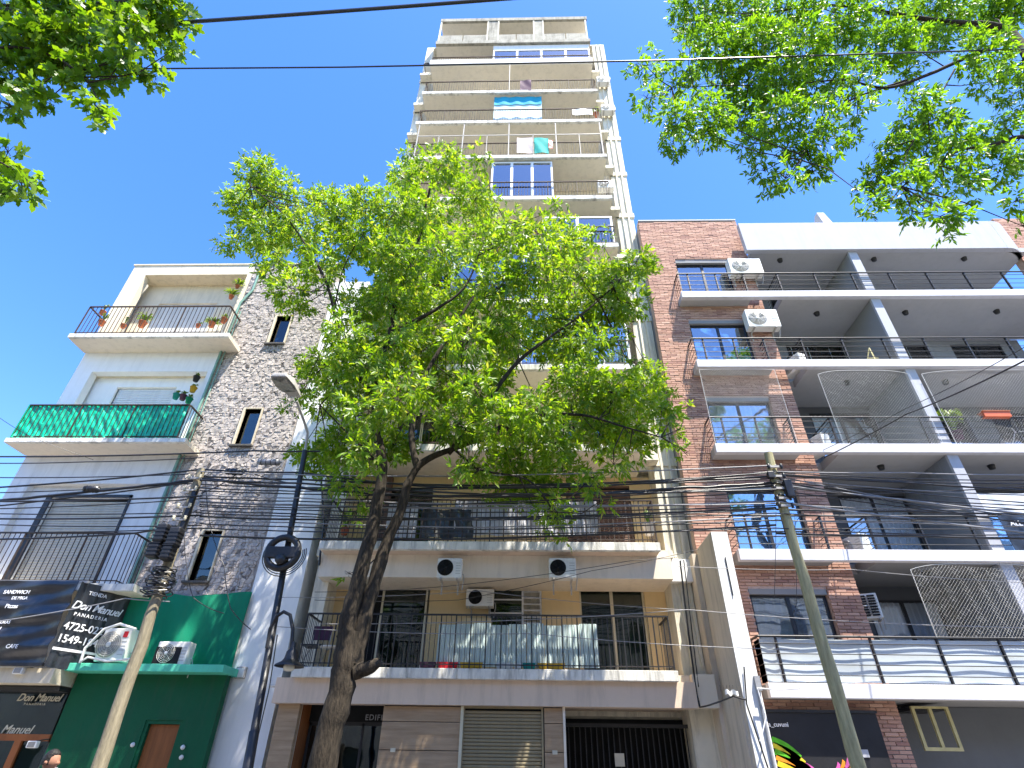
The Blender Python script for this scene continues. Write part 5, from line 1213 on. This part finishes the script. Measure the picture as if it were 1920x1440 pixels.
    inside = (dep > 0) & (abs(u) < 950) & (abs(v) < 710)
    score = np.where(inside, Ln / dep * (.4 + abs((Nn * norm(B - CAM)).sum(1))), 0)
    idx = np.argsort(-score)[:n_single]; sel = np.zeros(len(B), bool); sel[idx] = True
    off = worg(root); offn = np.array([off.x, off.y, off.z])
    me = bpy.data.meshes.new('leaf'); me.from_pydata([tuple(t) for t in T], [], F_); me.materials.append(M[mname])
    for i in idx:
        o = bpy.data.objects.new('leaf', me); COL.objects.link(o); o.parent = root
        d, s, n_ = D[i] * Ln[i], Sx[i] * Ln[i], Nn[i] * Ln[i]; b = B[i] - offn
        o.matrix_local = Matrix(((d[0], s[0], n_[0], b[0]), (d[1], s[1], n_[1], b[1]), (d[2], s[2], n_[2], b[2]), (0, 0, 0, 1)))
    r_ = ~sel; B, D, Nn, Sx, Ln = B[r_], D[r_], Nn[r_], Sx[r_], Ln[r_]
    Vv = B[:, None, :] + (T[None, :, 0:1] * D[:, None, :] + T[None, :, 1:2] * Sx[:, None, :] + T[None, :, 2:3] * Nn[:, None, :]) * Ln[:, None, None] - offn
    nv = len(T); nL = len(B); Vv = Vv.reshape(-1, 3)
    Fa = (np.array(F_)[None] + (np.arange(nL) * nv)[:, None, None]).reshape(-1, 4)
    me = bpy.data.meshes.new('crown'); me.vertices.add(len(Vv)); me.vertices.foreach_set('co', Vv.ravel().astype(np.float32))
    me.loops.add(Fa.size); me.loops.foreach_set('vertex_index', Fa.ravel().astype(np.int32))
    me.polygons.add(len(Fa)); me.polygons.foreach_set('loop_start', (np.arange(len(Fa)) * 4).astype(np.int32)); me.polygons.foreach_set('loop_total', np.full(len(Fa), 4, np.int32))
    me.update(calc_edges=True); me.validate(); me.materials.append(M[mname])
    o = bpy.data.objects.new('crown', me); COL.objects.link(o); o.parent = root; o['kind'] = 'stuff'
    print('leaves', kind, nL)
def blob(px, py, r, Y):
    c = at(px, py, Y); dep = -((c - CAM) @ RM)[2]; return (c, r * dep / FPX)
YT = 9.5
CT = thing('street_tree', 'large leafy green street tree with a forked trunk in front of the tower', 'tree', tuple(at(595, 1440, YT)[:2]) + (0,))
def L(pts, r0, r1): return ([at(*p) for p in pts], r0, r1)
base = at(598, 1440, YT)
limbs = [([np.array([base[0] - .02, YT, -.1]), np.array([base[0], YT, .8]), at(612, 1400, YT), at(638, 1300, YT), at(647, 1240, YT), at(653, 1190, YT)], .215, .18),
         L([(645, 1240, YT), (653, 1160, YT), (675, 1080, YT), (693, 1010, YT), (708, 940, YT), (717, 880, YT), (707, 800, YT), (705, 700, YT), (728, 640, YT), (745, 560, YT), (780, 470, YT + .1), (800, 380, YT + .2), (815, 310, YT + .3)], .15, .018),
         L([(662, 1250, YT + .05), (683, 1160, YT + .1), (705, 1080, YT + .15), (728, 1010, YT + .2), (752, 955, YT + .2), (768, 900, YT + .2), (800, 862, YT + .2), (880, 830, YT + .2), (960, 790, YT)], .14, .04),
         L([(782, 880, YT + .2), (772, 800, YT + .3), (800, 700, YT + .4), (860, 600, YT + .5), (920, 500, YT + .6), (950, 420, YT + .6)], .07, .015),
         L([(840, 850, YT + .2), (890, 790, YT), (960, 690, YT - .2), (1020, 640, YT - .3), (1090, 590, YT - .3), (1160, 530, YT - .2)], .06, .015),
         L([(940, 800, YT), (1010, 780, YT - .2), (1090, 778, YT - .4), (1170, 800, YT - .5), (1240, 820, YT - .5)], .045, .01),
         L([(704, 735, YT), (680, 715, YT - .1), (645, 680, YT - .2), (630, 600, YT - .3), (612, 530, YT - .4), (580, 470, YT - .4), (530, 400, YT - .5), (470, 350, YT - .5)], .06, .01),
         L([(625, 590, YT - .3), (645, 500, YT - .3), (680, 440, YT - .2)], .02, .008),
         L([(735, 620, YT), (800, 590, YT + .1), (870, 540, YT + .2), (900, 470, YT)], .06, .01),
         L([(716, 880, YT), (690, 850, YT - .2), (640, 800, YT - .4), (600, 760, YT - .4)], .035, .01),
         L([(850, 840, YT + .2), (900, 880, YT - .1), (990, 900, YT - .3), (1040, 960, YT - .4)], .03, .008),
         L([(900, 780, YT), (870, 720, YT), (868, 640, YT - .1), (900, 560, YT - .3)], .03, .01),
         L([(706, 1240, YT - .1), (694, 1252, YT - .05), (660, 1262, YT)], .07, .12)]
bl = [(480, 322, 40), (530, 365, 48), (455, 385, 38), (432, 455, 26), (500, 440, 46), (565, 425, 48), (600, 375, 34), (640, 400, 36), (520, 500, 34), (545, 540, 34), (560, 575, 26), (590, 500, 40), (690, 385, 42), (640, 460, 42), (690, 450, 42), (742, 395, 46), (758, 335, 38), (770, 292, 22), (835, 320, 46), (905, 300, 24), (885, 370, 46), (800, 400, 55), (740, 480, 55), (820, 470, 55), (895, 450, 55), (955, 430, 42), (1010, 430, 38), (1045, 392, 26), (1060, 460, 42), (1120, 440, 20), (1000, 500, 52), (1080, 520, 50), (1150, 520, 44), (1195, 500, 32), (1228, 490, 16), (940, 530, 55), (860, 560, 55), (780, 570, 55), (720, 560, 52), (665, 570, 36), (640, 630, 42), (595, 690, 44), (545, 765, 20), (610, 750, 48), (680, 680, 55), (740, 650, 55), (800, 650, 55), (870, 640, 55), (940, 620, 55), (1010, 590, 55), (1080, 590, 52), (1150, 580, 42), (1190, 560, 32), (935, 700, 40), (1050, 650, 52), (1110, 650, 42), (1150, 625, 28), (890, 730, 50), (830, 730, 50), (750, 740, 55), (690, 770, 52), (640, 820, 48), (600, 860, 36), (560, 850, 18), (700, 840, 45), (640, 900, 34), (660, 975, 22), (690, 940, 22), (740, 840, 40), (860, 790, 42), (930, 790, 55), (1000, 760, 55), (1080, 730, 55), (1150, 730, 52), (1210, 740, 42), (1245, 770, 32), (1288, 765, 12), (1255, 820, 26), (1285, 850, 11), (1190, 800, 46), (1120, 800, 52), (1050, 820, 55), (980, 850, 52), (905, 870, 40), (1000, 910, 46), (1060, 890, 42), (1110, 895, 30), (1125, 940, 18), (1045, 955, 32), (1025, 990, 16), (1062, 1010, 13), (940, 915, 30), (1180, 850, 30), (1150, 870, 28), (860, 880, 22), (655, 1075, 12), (1250, 740, 20), (1220, 700, 24), (1190, 680, 24), (700, 700, 45), (640, 710, 40), (570, 720, 26)]
blobs = []
for (px, py, r) in bl:
    # crown depth: deeper in the middle
    mid = max(0, 1 - abs(px - 880) / 480)
    for k in range(2 if r > 30 else 1):
        Y = min(12.5, YT + random.uniform(-.5, 1) * (1.3 + 1.5 * mid))
        if px < 625 and py > 660: Y = random.uniform(11, 12.2); r = min(r, 36)
        blobs.append(blob(px + random.uniform(-12, 12) * (r > 30), py + random.uniform(-12, 12) * (r > 30), r * random.uniform(.8, 1.05), Y))
make_tree(CT, blobs, 'ash', 'leaf_centre', limbs, .135, 430, spray_len=.16, droop=.45)

# ash tree overhanging from the right
AT = thing('street_tree', 'feathery narrow-leaved tree overhanging from the upper right', 'tree', (9.6, 5.6, 0))
tb = np.array([9.6, 5.6, 0.]); t1 = at(2010, 330, 5.8); t2 = at(1930, 60, 6)
limbs = [([tb, tb + np.array([-.1, 0, 2.5]), (tb + t1) / 2 + np.array([.5, 0, .6]), t1], .26, .16),
         L([(2010, 330, 5.8), (1960, 180, 5.9), (1905, 70, 6), (1860, 48, 6), (1780, 42, 6), (1700, 30, 6), (1560, 10, 6), (1400, 30, 6)], .12, .015),
         L([(1990, 110, 5.9), (1900, 80, 6), (1820, 105, 6), (1740, 140, 6), (1660, 165, 6), (1580, 150, 6.1), (1480, 160, 6.2)], .06, .012),
         L([(1700, 150, 6), (1590, 190, 6), (1540, 240, 6), (1500, 300, 6)], .025, .007),
         L([(2010, 330, 5.8), (1930, 258, 6), (1860, 272, 6.1), (1800, 282, 6.2), (1760, 310, 6.2)], .05, .012),
         L([(1790, 130, 6), (1740, 220, 6.1), (1700, 290, 6.1), (1690, 350, 6.2)], .02, .006),
         L([(1480, 160, 6.2), (1380, 160, 6.2), (1260, 165, 6.3)], .015, .006)]
bl = [(1300, 15, 50), (1380, 25, 55), (1470, 20, 60), (1560, 20, 60), (1650, 25, 60), (1750, 20, 60), (1850, 30, 60), (1900, 20, 50), (1290, 70, 34), (1350, 80, 42), (1430, 85, 50), (1510, 90, 50), (1590, 90, 52), (1670, 85, 45), (1760, 75, 30), (1850, 90, 45), (1910, 110, 40), (1215, 120, 34), (1265, 145, 42), (1330, 150, 48), (1400, 150, 50), (1470, 150, 50), (1540, 160, 50), (1610, 145, 40), (1700, 130, 30), (1215, 180, 26), (1265, 210, 38), (1330, 215, 42), (1400, 215, 45), (1470, 215, 48), (1540, 210, 45), (1600, 200, 30), (1270, 262, 26), (1320, 255, 26), (1420, 270, 34), (1480, 280, 40), (1540, 270, 38), (1590, 250, 24), (1430, 320, 26), (1475, 335, 30), (1530, 325, 28), (1440, 350, 18), (1720, 190, 34), (1760, 215, 38), (1700, 230, 34), (1790, 250, 34), (1680, 280, 40), (1740, 285, 42), (1800, 300, 36), (1850, 270, 34), (1900, 180, 40), (1880, 230, 30), (1640, 330, 34), (1700, 345, 42), (1760, 350, 42), (1820, 350, 34), (1640, 380, 22), (1700, 400, 28), (1760, 410, 28), (1800, 400, 20), (1770, 438, 14), (1880, 320, 30), (1900, 380, 26), (1910, 420, 14), (1600, 350, 14), (1850, 150, 28), (1910, 290, 30)]
blobs = [blob(px + random.uniform(-8, 8), py + random.uniform(-8, 8), r * random.uniform(.85, 1.05), random.uniform(5.5, 7)) for px, py, r in bl]
make_tree(AT, blobs, 'ash', 'leaf_ash', limbs, .125, 760, spray_len=.15, droop=.7)

# maple overhanging from the left, close
MT = thing('street_tree', 'maple-like tree with broad lobed leaves hanging into the upper left corner', 'tree', (-7.4, 2.6, 0))
tb = np.array([-7.4, 2.6, 0.]); t1 = at(-160, 60, 4.2)
limbs = [([tb, tb + np.array([.1, 0, 2.2]), (tb + t1) / 2 + np.array([-.4, 0, .4]), t1], .24, .13),
         L([(-160, 60, 4.2), (-60, 20, 4.2), (60, 10, 4.3), (180, 20, 4.4), (300, 20, 4.6)], .05, .01),
         L([(-160, 60, 4.2), (-60, 90, 4.2), (40, 90, 4.3), (110, 110, 4.4), (165, 155, 4.4), (195, 215, 4.4)], .035, .006),
         L([(-160, 60, 4.2), (-100, 220, 4.1), (-20, 290, 4.2), (30, 320, 4.3)], .03, .007)]
bl = [(20, 20, 60), (90, 20, 60), (160, 20, 60), (230, 15, 60), (300, 15, 50), (345, 10, 22), (30, 80, 55), (100, 80, 55), (170, 75, 55), (240, 65, 50), (300, 60, 42), (345, 50, 20), (330, 90, 22), (20, 140, 45), (60, 170, 30), (20, 200, 30), (110, 130, 30), (150, 140, 42), (190, 130, 36), (230, 110, 30), (175, 190, 24), (195, 225, 14), (215, 150, 18), (290, 140, 22), (265, 130, 14), (85, 190, 16), (15, 285, 20), (15, 330, 34), (50, 345, 30), (70, 350, 14), (10, 360, 18)]
blobs = [blob(px, py, r * random.uniform(.85, 1.0), random.uniform(4.1, 4.8)) for px, py, r in bl]
make_tree(MT, blobs, 'maple', 'leaf_maple', limbs, .16, 640, pinnate=False, spray_len=.09, droop=.35)
